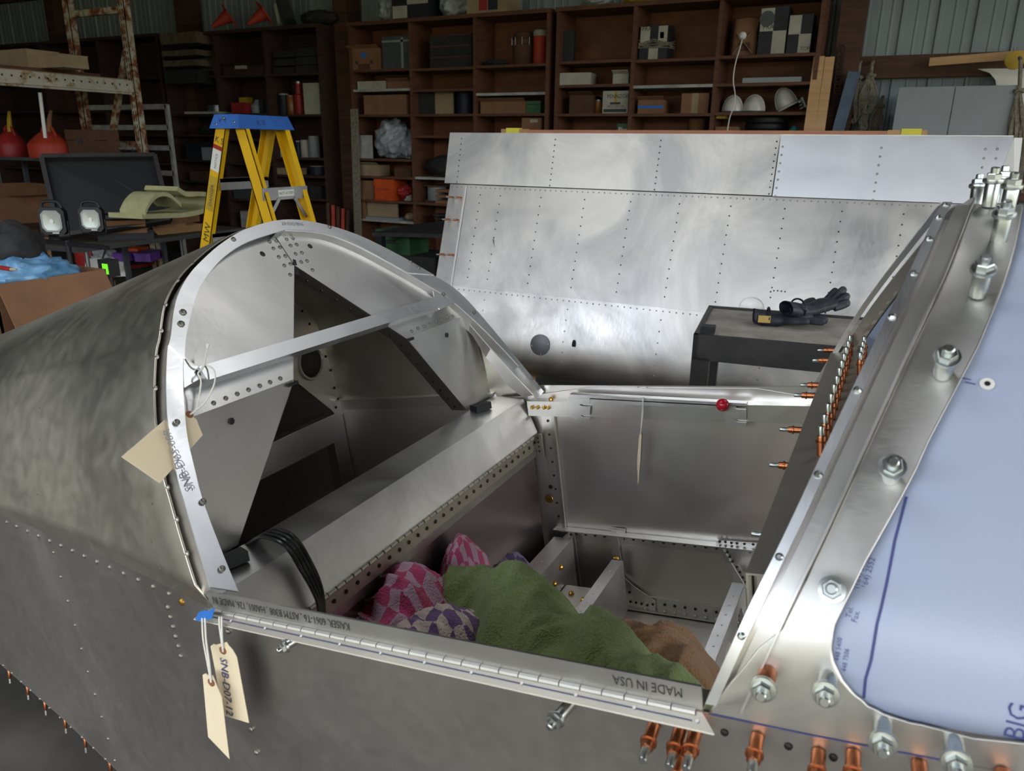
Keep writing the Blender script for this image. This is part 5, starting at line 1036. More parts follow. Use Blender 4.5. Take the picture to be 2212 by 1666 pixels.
# on top of the middle unit
sbag((806,-30,852,43), 'bag', 'white plastic bag at the left on top of the middle shelves', seed=11); bx = sbox((846,-40,926,50), 'carbon', 'chequered black and white carton on top of the middle shelves', dep=.3, Y=8.0); chk(bx, [(.02,.42,.02,.32),(.42,.98,.34,.70)])
sbag((934,-30,1008,46), 'bag', 'round white plastic bag on top of the middle shelves', seed=13); bx = sbox((1008,-20,1098,38), 'cardp', 'yellowish carton of bottles at the right on top of the middle shelves', dep=.3, Y=8.0, open_=True); face(*bx,.3,.5,.1,.9,'redp'); face(*bx,.52,.75,.1,.95,'carbon')
for k in range(4):
    a_ = at(1112, 18+6*k, 'y', 8.05); b_ = at(1180, 12+6*k, 'y', 8.05); zz = SH[[i for i, s in enumerate(SH) if abs(s[2]) > 0][0]][2]
    one('stacked_plank', MB().box(a_.x, b_.x+.1, 8.02+.04*k, 8.30, [s[2] for s in SH if s[0] < a_.x < s[1]][-1] + .03*(3-k), [s[2] for s in SH if s[0] < a_.x < s[1]][-1] + .03*(3-k) + .028), mat('shelfdark' if k % 2 else 'greyl'), '%s plank from the top of the pile on the shelf gap' % ORD[k], 'plank')
sbag((1242,-20,1318,11), 'bag', 'grey plastic sheet rolled up on top of the right shelves', seed=15, amp=.1); sbag((1335,-18,1404,6), 'yelp', 'yellow plastic bag on top of the right shelves', seed=16, amp=.1)
# --- left unit
def cone(px_tip, px_base, label):
    a = at(*px_tip, 'y', 7.95); b = at(*px_base, 'y', 8.12); d = (b-a); L_ = d.length; zt = snap(a.x, a.x, a.z); sh = Vector((0,0,zt+.04 - a.z)); a = a + sh; b = b + sh
    t = thing('traffic_cone', label, 'cone', a, 'traffic cones on the left shelves'); d = d.normalized()
    obj('cone_body', MB().lathe([(.018,0),(.024,.02),(.09,L_*.86),(.085,L_*.86)], a, d, 22), mat('dorange'), t); e = d.orthogonal().normalized(); f = d.cross(e); p = a + d*L_*.86
    obj('cone_base', MB().hexa([p + e*x*.115 + f*y*.115 + d*zq for zq in (0,.025) for x, y in ((-1,-1),(1,-1),(1,1),(-1,1))]), mat('dorange'), t)
cone((458,64), (500,36), 'orange traffic cone lying on its side, the left of two on top of the shelves'); cone((536,62), (576,34), 'orange traffic cone lying on its side, the right of two on top of the shelves')
pp = thing('duct_pipe', 'pale metal duct pipe leaning on top of the left shelves', 'pipe', at(620,50,'y',8.1)); a_ = at(625,50,'y',8.1); b_ = at(608,-10,'y',8.2); obj('pipe_body', MB().tube([a_, b_], .09, 18), mat('steel'), pp); obj('pipe_edge', MB().hexa([at(x, y, 'y', Y_) for Y_ in (8.04,8.06) for x, y in ((606,50),(596,8),(590,8),(600,50))]), mat('paper'), pp)
sbag((633,18,712,56), 'charcoal', 'dark sack slumped on top of the left shelves', 'sack', .3, 8.05, 21, 'dark_sack', .15, .1)
for k, (y0, y1) in enumerate(((108,133),(133,146),(146,160),(160,190))): sbox((350+2*k,y0,428,y1-1), 'tan' if k < 3 else 'charcoal', '%s folded canvas bundle from the top of the pile hanging out of the left shelves' % ORD[k], 'canvas', .3, 7.86, 'canvas_bundle', dz=[.40,.25,.12,-.10][k])
sbox((428,104,462,161), 'tan', 'old tan carton behind the canvas pile', dep=.25, Y=8.15); cyl((437,224,474,245), 'steel', 'round steel pan on the left shelves', 'pan', name='pan'); sbox((398,243,468,248), 'paper', 'loose papers sticking out below the pan', 'papers', .3, 7.9, 'loose_papers')
bx = sbox((482,140,570,160), 'shelfdark', 'low dark wooden tray on the top left shelf', 'tray', .25, 8.05, 'wooden_tray', open_=True); sbox((507,137,519,148), 'paper', 'left small white box standing in the dark tray', dep=.06, Y=8.04, dz=.08); sbox((520,137,532,148), 'paper', 'right small white box standing in the dark tray', dep=.06, Y=8.04, dz=.08)
for k in range(3): 
    for j in range(2): sbox((591+47*j,102+18*k+(6 if j == 0 else 0),636+49*j,119+18*k+(3 if j == 0 else 0)), 'charcoal', '%s black folded tarp from the top in the %s pile' % (ORD[k], ('left','right')[j]), 'tarp', .3, 8.05, 'folded_tarp', dz=.10*(2-k))
sbox((500,220,527,244), 'redp', 'red and white paint tin on the shelf behind the ladder', 'tin', .12, 8.03, 'paint_tin'); sbox((517,207,535,243), 'yelp', 'yellow oblong tin behind the red tin', 'tin', .1, 8.18, 'oblong_tin'); cyl((536,213,556,244), 'greyl', 'grey-green bottle next to the yellow tin', 'bottle', [(.9,0),(1,.05),(1,.6),(.5,.8),(.4,.92)], name='bottle')
cyl((557,208,566,244), 'charcoal', 'thin dark bottle beside the grey-green bottle', 'bottle', [(.9,0),(1,.05),(1,.6),(.5,.8),(.4,.92)], name='bottle'); cyl((568,220,581,244), 'carbon', 'small black can behind the ladder cap', 'can')
cyl((597,199,615,246), 'carbon', 'tall black spray can at the right of the left shelves', 'can', lidm='greyl'); cyl((616,203,630,246), 'amber', 'amber oblong can beside the black spray can', 'can'); cyl((631,172,647,246), 'redp', 'tall bottle with a dark red label and clear top', 'bottle', [(.9,0),(1,.05),(1,.58),(.7,.62),(.7,.92)], name='bottle', lidm='steel'); cyl((655,222,668,247), 'charcoal', 'dark mug next to the tall bottle', 'mug', name='mug')
sbox((656,178,690,246), 'paper', 'cream panel leaning at the end of the left shelves', 'panel', .03, 8.06, 'cream_board')
sbag((415,268,466,288), 'charcoal', 'heap of black parts above the black case', 'parts', .25, 8.02, 23, 'parts_heap', .3, .3); bx = sbox((400,292,468,330), 'carbon', 'black case on the left shelves', 'case', .3, 7.97, 'black_case'); sbox((436,318,462,346), 'greyl', 'grey steel box hanging below the black case', 'box', .2, 7.95, 'steel_box')
for k, (r_, m_, lb_) in enumerate((((560,290,572,312), 'paper', 'small white bottle low behind the ladder'), ((637,300,645,336), 'navy', 'thin blue can left of the two white spray cans'), ((645,298,660,336), 'paper', 'shorter white spray can right of the ladder'), ((661,290,680,337), 'greyl', 'tall silver spray can right of the ladder'), ((602,305,610,322), 'white', 'tiny white tube between the ladder rails'), ((662,356,690,376), 'navy', 'blue paint jar right of the ladder'))): cyl(r_, m_, lb_, 'can' if k != 5 else 'jar', lidm='paper')
for k, (r_, m_, lb_) in enumerate((((410,370,446,390), 'cardd', 'little brown carton left of the ladder rail'), ((505,415,580,445), 'grey', 'dark grey plastic case between the ladder rails'), ((600,386,640,400), 'cardp', 'egg carton behind the ladder brace'), ((608,440,640,465), 'cardd', 'dark brown carton low behind the ladder'), ((668,393,692,420), 'charcoal', 'dark pot at the right of the left shelves'), ((520,455,560,490), 'wboard', 'pale board low behind the ladder'))): sbox(r_, m_, lb_, 'box', .22, 8.04, 'stored_box')
for k in range(5):     # rusty pipes leaning between the units
    a_ = at(705+9*k, 440+4*k, 'y', 7.9); one('rusty_pipe', MB().tube([(a_.x, 7.9, 0), (a_.x-.02, 7.95+.02*k, a_.z)], .028, 8), mat('dorange' if k % 2 else 'oldwood'), '%s rusty pipe from the left, leaning beside the shelves' % ORD[k], 'pipe')
a_ = at(757,235,'y',7.9); b_ = at(772,500,'y',7.9); one('weathered_board', MB().hexa([Vector((a_.x-.05,7.9,0)),Vector((a_.x+.05,7.9,0)),Vector((a_.x+.05,7.93,0)),Vector((a_.x-.05,7.93,0)),Vector((a_.x-.05,7.96,a_.z)),Vector((a_.x+.05,7.96,a_.z)),Vector((a_.x+.05,7.99,a_.z)),Vector((a_.x-.05,7.99,a_.z))]), mat('rope'), 'weathered grey board leaning at the left of the middle shelves', 'board')
# ------------------------------------------------------------------ yellow stepladder with a blue cap
A0 = Vector((-3.275, 3.0, 0)); LX0, LX1, LY0, LY1 = -3.275, -3.085, 3.0, 3.38
lad = thing('stepladder', 'yellow fibreglass stepladder with a scuffed blue top cap', 'ladder', (-3.18, 3.19, 0))
CZ0, CZ1 = 1.685, 1.755
obj('top_cap', MB().hexa([(LX0-.012,LY0-.012,CZ0),(LX1+.012,LY0-.012,CZ0),(LX1+.012,LY1+.012,CZ0),(LX0-.012,LY1+.012,CZ0),(LX0+.012,LY0+.008,CZ1),(LX1-.012,LY0+.008,CZ1),(LX1-.012,LY1-.008,CZ1),(LX0+.012,LY1-.008,CZ1)]), mat('blue'), lad)
def rail(x0, x1, y, sg, z1=0.02):   # C-channel rail: web plus two flanges
    a = Vector((x0, y, CZ0+.02)); b = Vector((x1, y, z1)); d = (b-a).normalized(); w = .075
    ex = Vector((0,1,0)).cross(d).normalized()
    mb = MB().hexa([p + ex*e*w/2 + Vector((0,f*.005,0)) for p in (a, b) for e, f in ((-1,0),(1,0),(1,1),(-1,1))])
    for e in (-1, 1): mb.hexa([p + ex*e*(w/2-.003) + ex*g*.003 + Vector((0,sg*f*.028,0)) for p in (a, b) for g, f in ((-1,0),(1,0),(1,1),(-1,1))])
    return obj('rail', mb, mat('yellow'), lad)
xf, xr = -3.80, -2.62
r_fn = rail(-3.225, xf, LY0+.01, 1); rail(-3.225, xf, LY1-.01, -1); r_rn = rail(-3.12, xr, LY0+.03, 1); rail(-3.12, xr, LY1-.03, -1)
MT['gsteel'] = M('brushed_grey_aluminium', '#9b9d9e', '#86898b', .45, .7, 10)
def xat(x0, x1, z): return x0 + (x1-x0)*(CZ0+.02-z)/(CZ0)
for z in (1.43, 1.13, .83, .53, .23): obj('step', MB().box(xat(-3.225,xf,z)-.035, xat(-3.225,xf,z)+.045, LY0+.015, LY1-.015, z-.02, z).box(xat(-3.225,xf,z)-.035, xat(-3.225,xf,z)-.032, LY0+.015, LY1-.015, z-.055, z).box(xat(-3.225,xf,z)+.042, xat(-3.225,xf,z)+.045, LY0+.015, LY1-.015, z-.06, z), mat('gsteel'), lad)
bz = 1.36; bo = obj('rear_brace', MB().box(xat(-3.12,xr,bz)+.030, xat(-3.12,xr,bz)+.036, LY0+.02, LY1-.02, bz-.035, bz+.03), mat('gsteel'), lad)
for z in (.95,.5): obj('rear_brace', MB().box(xat(-3.12,xr,z)+.030, xat(-3.12,xr,z)+.036, LY0+.02, LY1-.02, z-.03, z+.03), mat('gsteel'), lad)
xb_ = xat(-3.12,xr,bz)+.030
# the brace plate faces away from the cap: its small notice is read from the right side
obj('notice', MB().box(xb_+.0065, xb_+.0075, LY0+.13, LY0+.25, bz-.018, bz+.016), mat('white'), bo); obj('notice_lettering', textmb('NOT A STEP', .02, lambda x, y: Vector((xb_+.008, LY0+.135+x, bz-.008+y))), mat('ink'), bo)
obj('spreader', MB().bar((xat(-3.225,xf,1.02), LY0+.03, 1.02), (xat(-3.12,xr,1.02), LY0+.05, 1.02), .006, .03), mat('gsteel'), lad); obj('spreader', MB().bar((xat(-3.225,xf,1.02), LY1-.03, 1.02), (xat(-3.12,xr,1.02), LY1-.05, 1.02), .006, .03), mat('gsteel'), lad)
for s_ in (1,-1): obj('diagonal_strut', MB().bar((xat(-3.12,xr,bz-.03)+.03, (LY0+.13 if s_ > 0 else LY1-.13), bz-.03), (xat(-3.12,xr,bz-.12), (LY0+.04 if s_ > 0 else LY1-.04), bz-.14), .004, .02), mat('gsteel'), lad)
# marks: hand-lettered initials, warning labels
def onfront(z, dx): x = xat(-3.225, xf, z) + dx; return Vector((x, LY0+.0095, z))
dv = Vector((xf+3.225, 0, -CZ0)).normalized(); exr = Vector((0,1,0)).cross(dv).normalized()*-1
if exr.x < 0: exr = -exr
def railtext(body, z, dx, s, m='ink', up=False):
    o_ = onfront(z, dx); ex_, ey_ = (exr, -dv) if not up else (-dv, -exr)
    obj('lettering', textmb(body, s, lambda x, y: o_ + ex_*x + ey_*y + Vector((0,-.0012,0))), mat(m), r_fn)
def raillabel(z0, z1, m, w=.062):
    a = onfront(z0, 0); b = onfront(z1, 0); obj('warning_label', MB().hexa([p + exr*e*w/2 + Vector((0,-f*.0009,0)) for p in (a, b) for e, f in ((-1,0),(1,0),(1,1),(-1,1))]), mat(m), r_fn)
railtext('K S', 1.622, -.026, .045); raillabel(1.60, 1.58, 'redp'); raillabel(1.578, 1.47, 'white'); raillabel(1.44, 1.26, 'yelp', .05); railtext('DANGER', 1.28, .012, .03, 'ink', True); railtext('NOTICE', 1.48, .01, .022, 'ink', True); railtext('MW', 1.08, .028, .06, 'ink', True)
obj('lettering', textmb('K S', .04, lambda x, y: Vector((LX0+.05+x, LY0-.004, CZ0+.02+y))), mat('inkb'), lad); obj('lettering', textmb('K S', .04, lambda x, y: Vector((LX1+.0105, LY0+.12+x, CZ0+.02+y))), mat('inkb'), lad)
for x_, y_, z_ in ((LX0+.03,LY0-.006,CZ0+.02),(LX0+.09,LY0-.006,CZ0+.05),(LX0+.16,LY0-.004,CZ0+.03)): obj('rivet_head', MB().lathe([(.008,0),(.006,.003)], (x_, y_, z_), (0,-1,0), 10), mat('zinc'), lad)
# ------------------------------------------------------------------ helpers for things standing on a level
def zbox(name, pL, pR, z, hpx, dep, m, label, cat, group=None, open_=False, parts=True):
    a = at(*pL, 'z', z); b = at(*pR, 'z', z); e = (b-a); e.z = 0; L_ = e.length; e.normalize(); n = Vector((-e.y, e.x, 0))
    if n.dot(a - Vector((0,0,z))) < 0: n = -n
    fwd = Vector((-.426,.852,-.305)); h = hpx*abs((a - Vector((0,0,CAMH))).dot(fwd))/FPX
    t = thing(name, label, cat, a + e*L_/2 + n*dep/2, group); P = lambda x, y, zz: a + e*x + n*y + Vector((0,0,zz))
    def hb(nm, x0, x1, y0, y1, z0, z1, mm=None): return obj(nm, MB().hexa([P(x, y, q) for q in (z0, z1) for x, y in ((x0,y0),(x1,y0),(x1,y1),(x0,y1))]), mat(mm or m), t)
    if open_:
        w = .006; hb('bottom',0,L_,0,dep,0,w); hb('front_wall',0,L_,0,w,w,h); hb('back_wall',0,L_,dep-w,dep,w,h); hb('side_wall',0,w,w,dep-w,w,h); hb('side_wall',L_-w,L_,w,dep-w,w,h)
        obj('flap', MB().hexa([P(x, y, q) for x, y, q in ((0,0,h),(L_,0,h),(L_,-.14,h-.10),(0,-.14,h-.10),(0,0,h+.004),(L_,0,h+.004),(L_,-.14,h-.096),(0,-.14,h-.096))]), mat(m), t)
    elif parts: hb('body',0,L_,0,dep,0,h*.8); hb('lid',-.004,L_+.004,-.004,dep+.004,h*.8,h)
    else: hb('body',0,L_,0,dep,0,h)
    return t, P, L_, h, dep, hb
# ------------------------------------------------------------------ folding table along the left with its load
TZ = .80
ta = at(165,537,'z',TZ); tbb = at(445,503,'z',TZ); e = (tbb-ta).normalized(); n_ = Vector((-e.y, e.x, 0)); n_ = n_ if n_.x < 0 else -n_
tl = (tbb-ta).length + .5; tw = .75
MT['tabletop'] = M('worn_laminate_top', '#6f665a', '#5a5248', .6, 0, 8); MT['edge'] = plain('dull_metal_edge', '#77797a', .4, .8)
ft = thing('folding_table', 'long folding table with tubular legs, loaded with boxes, left of the ladder', 'table', ta)
def TP(x, y, z): return Vector((ta.x, ta.y, 0)) + e*x + n_*y + Vector((0,0,z))
def tb_(nm, x0, x1, y0, y1, z0, z1, m): return obj(nm, MB().hexa([TP(x, y, q) for q in (z0, z1) for x, y in ((x0,y0),(x1,y0),(x1,y1),(x0,y1))]), mat(m), ft)
tb_('table_top', 0, tl, 0, tw, TZ-.02, TZ, 'tabletop'); tb_('edge_band', -.004, tl+.004, -.004, 0, TZ-.035, TZ-.002, 'edge'); tb_('edge_band', -.004, 0, 0, tw, TZ-.035, TZ-.002, 'edge')
for x in (.12, tl-.2):
    for y in (.06, tw-.06): obj('leg', MB().tube([TP(x, y, TZ-.02), TP(x, y, 0)], .016, 10), mat('steel'), ft)
    obj('leg_brace', MB().tube([TP(x, .06, .25), TP(x, tw-.06, .25)], .010, 8), mat('steel'), ft); obj('leg_brace', MB().tube([TP(x, .06, .45), TP(x+.3, .2, TZ-.03)], .007, 6), mat('steel'), ft)
def tpx(px, z=None): return at(*px, 'z', z or TZ)
zbox('flat_carton', (222,505), (318,503), TZ+.06, 15, .25, 'card', 'lower flat brown carton on the folding table', 'box'); zbox('flat_carton', (220,492), (315,489), TZ+.125, 14, .25, 'card', 'upper flat brown carton stacked on the folding table', 'box')
zbox('black_case', (212,521), (333,516), TZ, 20, .3, 'carbon', 'flat black tool case under the brown cartons', 'case'); zbox('black_tray', (218,474), (314,472), TZ+.20, 8, .25, 'carbon', 'thin black tray on top of the flat cartons', 'tray')
t_, P_, L_, h_, d_, hb = zbox('wooden_tray', (330,507), (446,495), TZ, 12, .3, 'pine', 'long pine tray on the folding table behind the ladder', 'tray', open_=True)
zbox('wooden_tray', (322,480), (345,478), TZ+.09, 20, .2, 'pine', 'short pine offcut box beside the foam', 'tray'); zbox('flat_carton', (340,490), (432,478), TZ+.10, 20, .25, 'card', 'brown carton with a white label under the foam', 'box')
# folded sheet of pale foam
fc = tpx((235,470), TZ+.27); fd = (tpx((415,452), TZ+.27) - fc); fl_ = fd.length*.88; fd.normalize(); fn_ = Vector((-fd.y, fd.x, 0)); fn_ = fn_ if fn_.y > 0 else -fn_
pth = [(0,.02),(.25,.01),(.55,.0),(.80,.01),(.93,.04),(.97,.09),(.93,.135),(.80,.15),(.62,.155),(.50,.20)]
pth = cr([(x*fl_, z, 0) for x, z in pth], 5); fmb = MB()
A = []; B = []
for i, p in enumerate(pth):
    tq = (pth[min(i+1, len(pth)-1)] - pth[max(i-1, 0)]).normalized(); nq = Vector((-tq.y, tq.x, 0)); A.append(p + nq*.018); B.append(p - nq*.018)
W3 = lambda p, y: fc + fd*p.x + fn_*y + Vector((0,0,p.y))
n = len(A); vs = [W3(p, 0) for p in A] + [W3(p, 0) for p in B] + [W3(p, .32) for p in A] + [W3(p, .32) for p in B]
fmb.add(vs, [q for i in range(n-1) for q in ((i, i+1, n+i+1, n+i), (2*n+i+1, 2*n+i, 3*n+i, 3*n+i+1), (i+1, i, 2*n+i, 2*n+i+1), (n+i, n+i+1, 3*n+i+1, 3*n+i))] + [(0, n, 3*n, 2*n), (n-1, 3*n-1, 4*n-1, 2*n-1)])
one('foam_sheet', fmb, mat('foam'), 'thick pale yellow foam sheet folded over on itself', 'foam')
hmp = cr([(x, z, 0) for x, z in ((.02,.03),(.10,.10),(.22,.15),(.36,.14),(.5,.06))], 5); one('foam_sheet', MB().strip([fc + fd*p.x*fl_ + fn_*.10 + Vector((0,0,p.y)) for p in hmp], [fc + fd*p.x*fl_ + fn_*.34 + Vector((0,0,p.y)) for p in hmp], (0,0,.03)), mat('foam'), 'arched strip of pale foam lying behind the folded foam sheet', 'foam')
# big black lid / case standing open behind
pl_ = at(180,470,'y',4.35); q0 = [at(130,515,'y',3.9), at(368,478,'y',4.6), at(335,342,'y',4.75), at(92,345,'y',4.05)]
bk = thing('open_black_case', 'large open black case lid leaning behind the work lights', 'case', (pl_.x, 4.3, .8)); nn_ = (q0[1]-q0[0]).cross(q0[3]-q0[0]).normalized(); nn_ = nn_ if nn_.y > 0 else -nn_
obj('lid_panel', MB().prism(q0, nn_*.03), mat('rubber'), bk)
for a_, b_ in zip(q0, q0[1:] + q0[:1]): obj('lid_rim', MB().bar(a_ - nn_*.03, b_ - nn_*.03, .035, .09, nn_), mat('cartblk'), bk)
obj('gas_strut', MB().tube([at(250,390,'y',4.2), at(300,420,'y',4.2)], .008, 6), mat('steel'), bk)
# two work lights on a black tripod
wl_ = thing('work_light_stand', 'black tripod carrying two octagonal work lights', 'light stand', at(165,660,'z',0)); b0 = at(165,640,'y',3.0)
tx, ty_ = b0.x, 3.0
tzt = at(160,528,'y',3.0).z
obj('mast', MB().tube([(tx, ty_, .35), (tx, ty_, tzt+.02)], .016, 10), mat('black'), wl_)
for k in range(3):
    a_ = 2*math.pi*k/3 + .4; obj('leg', MB().tube([(tx, ty_, .62), (tx+.42*math.cos(a_), ty_+.42*math.sin(a_), .015)], .011, 8), mat('black'), wl_); obj('leg_stay', MB().tube([(tx, ty_, .38), (tx+.25*math.cos(a_), ty_+.25*math.sin(a_), .265)], .007, 6), mat('black'), wl_)
xl = at(88,528,'y',3.0); xr_ = at(232,524,'y',3.0); obj('crossbar', MB().box(xl.x, xr_.x, ty_-.012, ty_+.012, tzt-.012, tzt+.012), mat('black'), wl_)
MT['reflector'] = plain('bright_reflector', '#b4bab8', .35, .8); MT['bezel'] = plain('grey_bezel', '#9a9d9e', .4); MT['led'] = plain('white_led_disc', '#e6e8df', .4)
def worklight(px, label, w_px):
    c = at(*px, 'y', 2.97); s = w_px/2*abs((c - Vector((0,0,CAMH))).dot(Vector((-.426,.852,-.305))))/FPX; yaw = Matrix.Rotation(.42, 3, 'Z')
    t = thing('work_light', label, 'work light', c, 'work lights on the tripod'); P = lambda x, y, z: c + yaw @ Vector((x*s, y*s, z*s))
    octo = lambda r, k=.62: [(-r*k,-r),(r*k,-r),(r,-r*k),(r,r*k),(r*k,r),(-r*k,r),(-r,r*k),(-r,-r*k)]
    obj('housing', MB().prism([P(x, 0, z) for x, z in octo(1.0,.72)], yaw @ Vector((0,.45*s,0))), mat('black'), t)
    obj('bezel', MB().strip([P(x, -.02, z) for x, z in octo(.78) + octo(.78)[:1]], [P(x, -.02, z) for x, z in octo(.66) + octo(.66)[:1]], yaw @ Vector((0,-.06*s,0))), mat('bezel'), t)
    obj('reflector', MB().add([P(x, -.07, z) for x, z in octo(.67)] + [P(x*.3, -.012, z*.3) for x, z in octo(.66)], [(i, (i+1) % 8, 8+(i+1) % 8, 8+i) for i in range(8)] + [tuple(range(8,16))]), mat('reflector'), t)
    obj('led_disc', MB().lathe([(.17*s,0),(.17*s,.05*s)], P(0,-.01,0), yaw @ Vector((0,-1,0)), 16), mat('led'), t)
    obj('handle', MB().tube(cr([P(-.75,.2,.95), P(-.6,.2,1.35), P(0,.2,1.45), P(.6,.2,1.35), P(.75,.2,.95)], 5), .12*s, 8), mat('black'), t)
    obj('yoke', MB().tube([P(-1.08,.2,.0), P(-1.05,.2,-1.1), P(0,.2,-1.25), P(1.05,.2,-1.1), P(1.08,.2,0)], .06*s, 6), mat('black'), t); obj('maker_plate', MB().hexa([P(x, -.05-d, z) for d in (0,.02) for x, z in ((-.05,-.9),(.45,-.9),(.45,-.82),(-.05,-.82))]), mat('white'), t)
worklight((112,478), 'left work light with a silver reflector and carrying handle', 58); worklight((196,474), 'right work light with a silver reflector and carrying handle', 52)
# small camera light with a lit green screen
g0_ = at(226,582,'y',2.6); sm = thing('green_screen_device', 'small black device with a lit green screen on a mini stand', 'device', (g0_.x, 2.6, 0)); MT['lcd'] = plain('lit_green_screen', '#6fd02c', .4, 0, .8)
obj('body', MB().box(g0_.x-.05, g0_.x+.04, 2.6, 2.66, g0_.z-.04, g0_.z+.05), mat('black'), sm); obj('screen', MB().box(g0_.x-.012, g0_.x+.03, 2.596, 2.6, g0_.z-.025, g0_.z+.03), mat('lcd'), sm); obj('stand', MB().tube([(g0_.x, 2.63, 0), (g0_.x, 2.63, g0_.z-.04)], .010, 8), mat('black'), sm); obj('stand_base', MB().lathe([(.12,0),(.12,.012),(.02,.02)], (g0_.x, 2.63, 0), (0,0,1), 20), mat('black'), sm)
# low bench under the table with boxes
LZ = .30
la = [at(x, y, 'z', LZ) for x, y in ((100,600),(330,560))]
pal = thing('low_platform', 'low plywood platform under the folding table', 'platform', (ta.x, ta.y, 0)); obj('deck_board', MB().hexa([TP(x, y, q) for q in (LZ-.03, LZ) for x, y in ((-.5,-.02),(tl,-.02),(tl,tw-.1),(-.5,tw-.1))]), mat('shelf'), pal)
for x in (-.4, tl-.1):
    for y in (.05, tw-.2): obj('block_foot', MB().hexa([TP(x+a, y+b, q) for q in (0, LZ-.03) for a, b in ((0,0),(.1,0),(.1,.1),(0,.1))]), mat('oldwood'), pal)
t_, P_, L_, h_, d_, hb = zbox('white_carton', (192,600), (273,597), LZ, 40, .22, 'white', 'open white printed carton beside the green screen device', 'box', open_=True)
one('plastic_bag', MB().lump(P_(L_*.45, d_*.5, h_+.0), (L_*.4, d_*.4, .09), 31, .3, 2.4, 30, 20, .5, .3), mat('bag'), 'clear crumpled plastic bag stuffed in the white carton', 'bag')
t_, P_, L_, h_, d_, hb = zbox('tool_case', (275,586), (345,575), LZ, 18, .25, 'carbon', 'black tool case with red lettering under the table', 'case'); obj('case_label', MB().hexa([P_(L_*x, -.006-q, h_*z) for q in (0,.002) for x, z in ((.1,.25),(.75,.25),(.75,.6),(.1,.6))]), mat('redp'), t_)
for k, (r_, m_, lb_) in enumerate((((270,566,296,562), 'purple', 'purple plastic case left of the orange one'), ((299,556,322,551), 'orange', 'orange plastic case between two purple ones'), ((326,566,357,556), 'purple', 'purple plastic case right of the orange one'))): zbox('plastic_case', (r_[0], r_[1]), (r_[2], r_[3]), LZ+.16, 18, .16, m_, lb_, 'case', 'small plastic cases under the table')
c_ = at(172,592,'z',LZ); one('printed_bag', MB().lump((c_.x, c_.y+.1, LZ+.22), (.12,.10,.24), 33, .12, 2.0, 30, 20, .92, .1), mat('redp'), 'red printed plastic sack under the table behind the tripod', 'bag'); c_ = at(200,588,'z',LZ); one('printed_bag', MB().lump((c_.x, c_.y+.16, LZ+.22), (.10,.09,.23), 34, .12, 2.0, 30, 20, .92, .1), mat('navy'), 'dark blue printed sack under the table behind the tripod', 'bag')
zbox('parts_tray', (92,600), (140,590), LZ, 22, .2, 'teal', 'teal and white parts box at the left under the table', 'box')
# timber bench at far left with cardboard box
bz_ = .78; a_ = at(-60,488,'z',bz_); b_ = at(82,497,'z',bz_)
bn = thing('timber_bench', 'rough timber bench with a red painted leg at the left edge', 'bench', (b_.x, b_.y, 0)); 
obj('bench_top', MB().box(b_.x-1.8, b_.x, b_.y, b_.y+.8, bz_-.05, bz_), mat('oldwood'), bn); obj('apron', MB().box(b_.x-1.8, b_.x-.02, b_.y+.03, b_.y+.06, bz_-.28, bz_-.06), mat('shelf'), bn)
for q in (b_.x-.12, b_.x-1.7): obj('leg', MB().box(q, q+.09, b_.y+.02, b_.y+.11, 0, bz_-.05), mat('pine'), bn); obj('red_patch', MB().box(q-.002, q+.05, b_.y+.015, b_.y+.021, bz_-.25, bz_-.06), mat('redp'), bn)
t_, P_, L_, h_, d_, hb = zbox('moving_box', (2,486), (118,478), bz_, 82, .45, 'card', 'brown cardboard moving box with an open flap on the timber bench', 'box', open_=True)
# big carton with blue plastic in the lower left
c1 = at(-20,708,'y',1.75); c2 = at(106,690,'y',1.95); zt_ = at(45,618,'y',1.8).z
t_ = thing('moving_box', 'large printed cardboard carton overflowing with blue plastic at the left edge', 'box', (c1.x, 2.0, 0)); x0_, x1_ = c1.x-.35, c2.x
w = .008
for nm, a, b, c, d in (('front_wall',x0_,x1_,1.75,1.75+w),('back_wall',x0_,x1_,2.25-w,2.25),('side_wall',x1_-w,x1_,1.75,2.25),('side_wall',x0_,x0_+w,1.75,2.25)): obj(nm, MB().box(a, b, c, d, 0, zt_), mat('card'), t_)
obj('bottom', MB().box(x0_, x1_, 1.75, 2.25, 0, w), mat('card'), t_); obj('flap', MB().hexa([(x0_,1.75,zt_),(x1_,1.75,zt_),(x1_,1.60,zt_-.26),(x0_,1.60,zt_-.26),(x0_,1.745,zt_+.004),(x1_,1.745,zt_+.004),(x1_,1.594,zt_-.258),(x0_,1.594,zt_-.258)]), mat('card'), t_); obj('flap', MB().hexa([(x1_,1.76,zt_),(x1_,2.24,zt_),(x1_+.10,2.24,zt_-.22),(x1_+.10,1.76,zt_-.22),(x1_+.006,1.76,zt_),(x1_+.006,2.24,zt_),(x1_+.106,2.24,zt_-.22),(x1_+.106,1.76,zt_-.22)]), mat('card'), t_)
for k in range(5): obj('printed_line', MB().box(x1_-.40, x1_-.40+(.22 if k % 2 else .17), 1.7485, 1.7495, zt_-.33-.03*k, zt_-.32-.03*k), mat('cardd'), t_)
one('plastic_bag', MB().lump(((x0_+x1_)/2+.02, 2.0, zt_-.02), ((x1_-x0_)/2*.80, .19, .08), 41, .22, 3.0, 46, 28, .6, .35), mat('sky'), 'crumpled light blue plastic sheet on top of the large carton', 'plastic sheet', sharp=1.3)
one('dark_jacket', MB().lump(((x0_+x1_)/2-.10, 2.0, zt_+.08), ((x1_-x0_)/2*.5, .17, .12), 42, .25, 2.0, 40, 24, .8, .15), mat('charcoal'), 'dark jacket lying on the blue plastic', 'jacket', sharp=1.3)
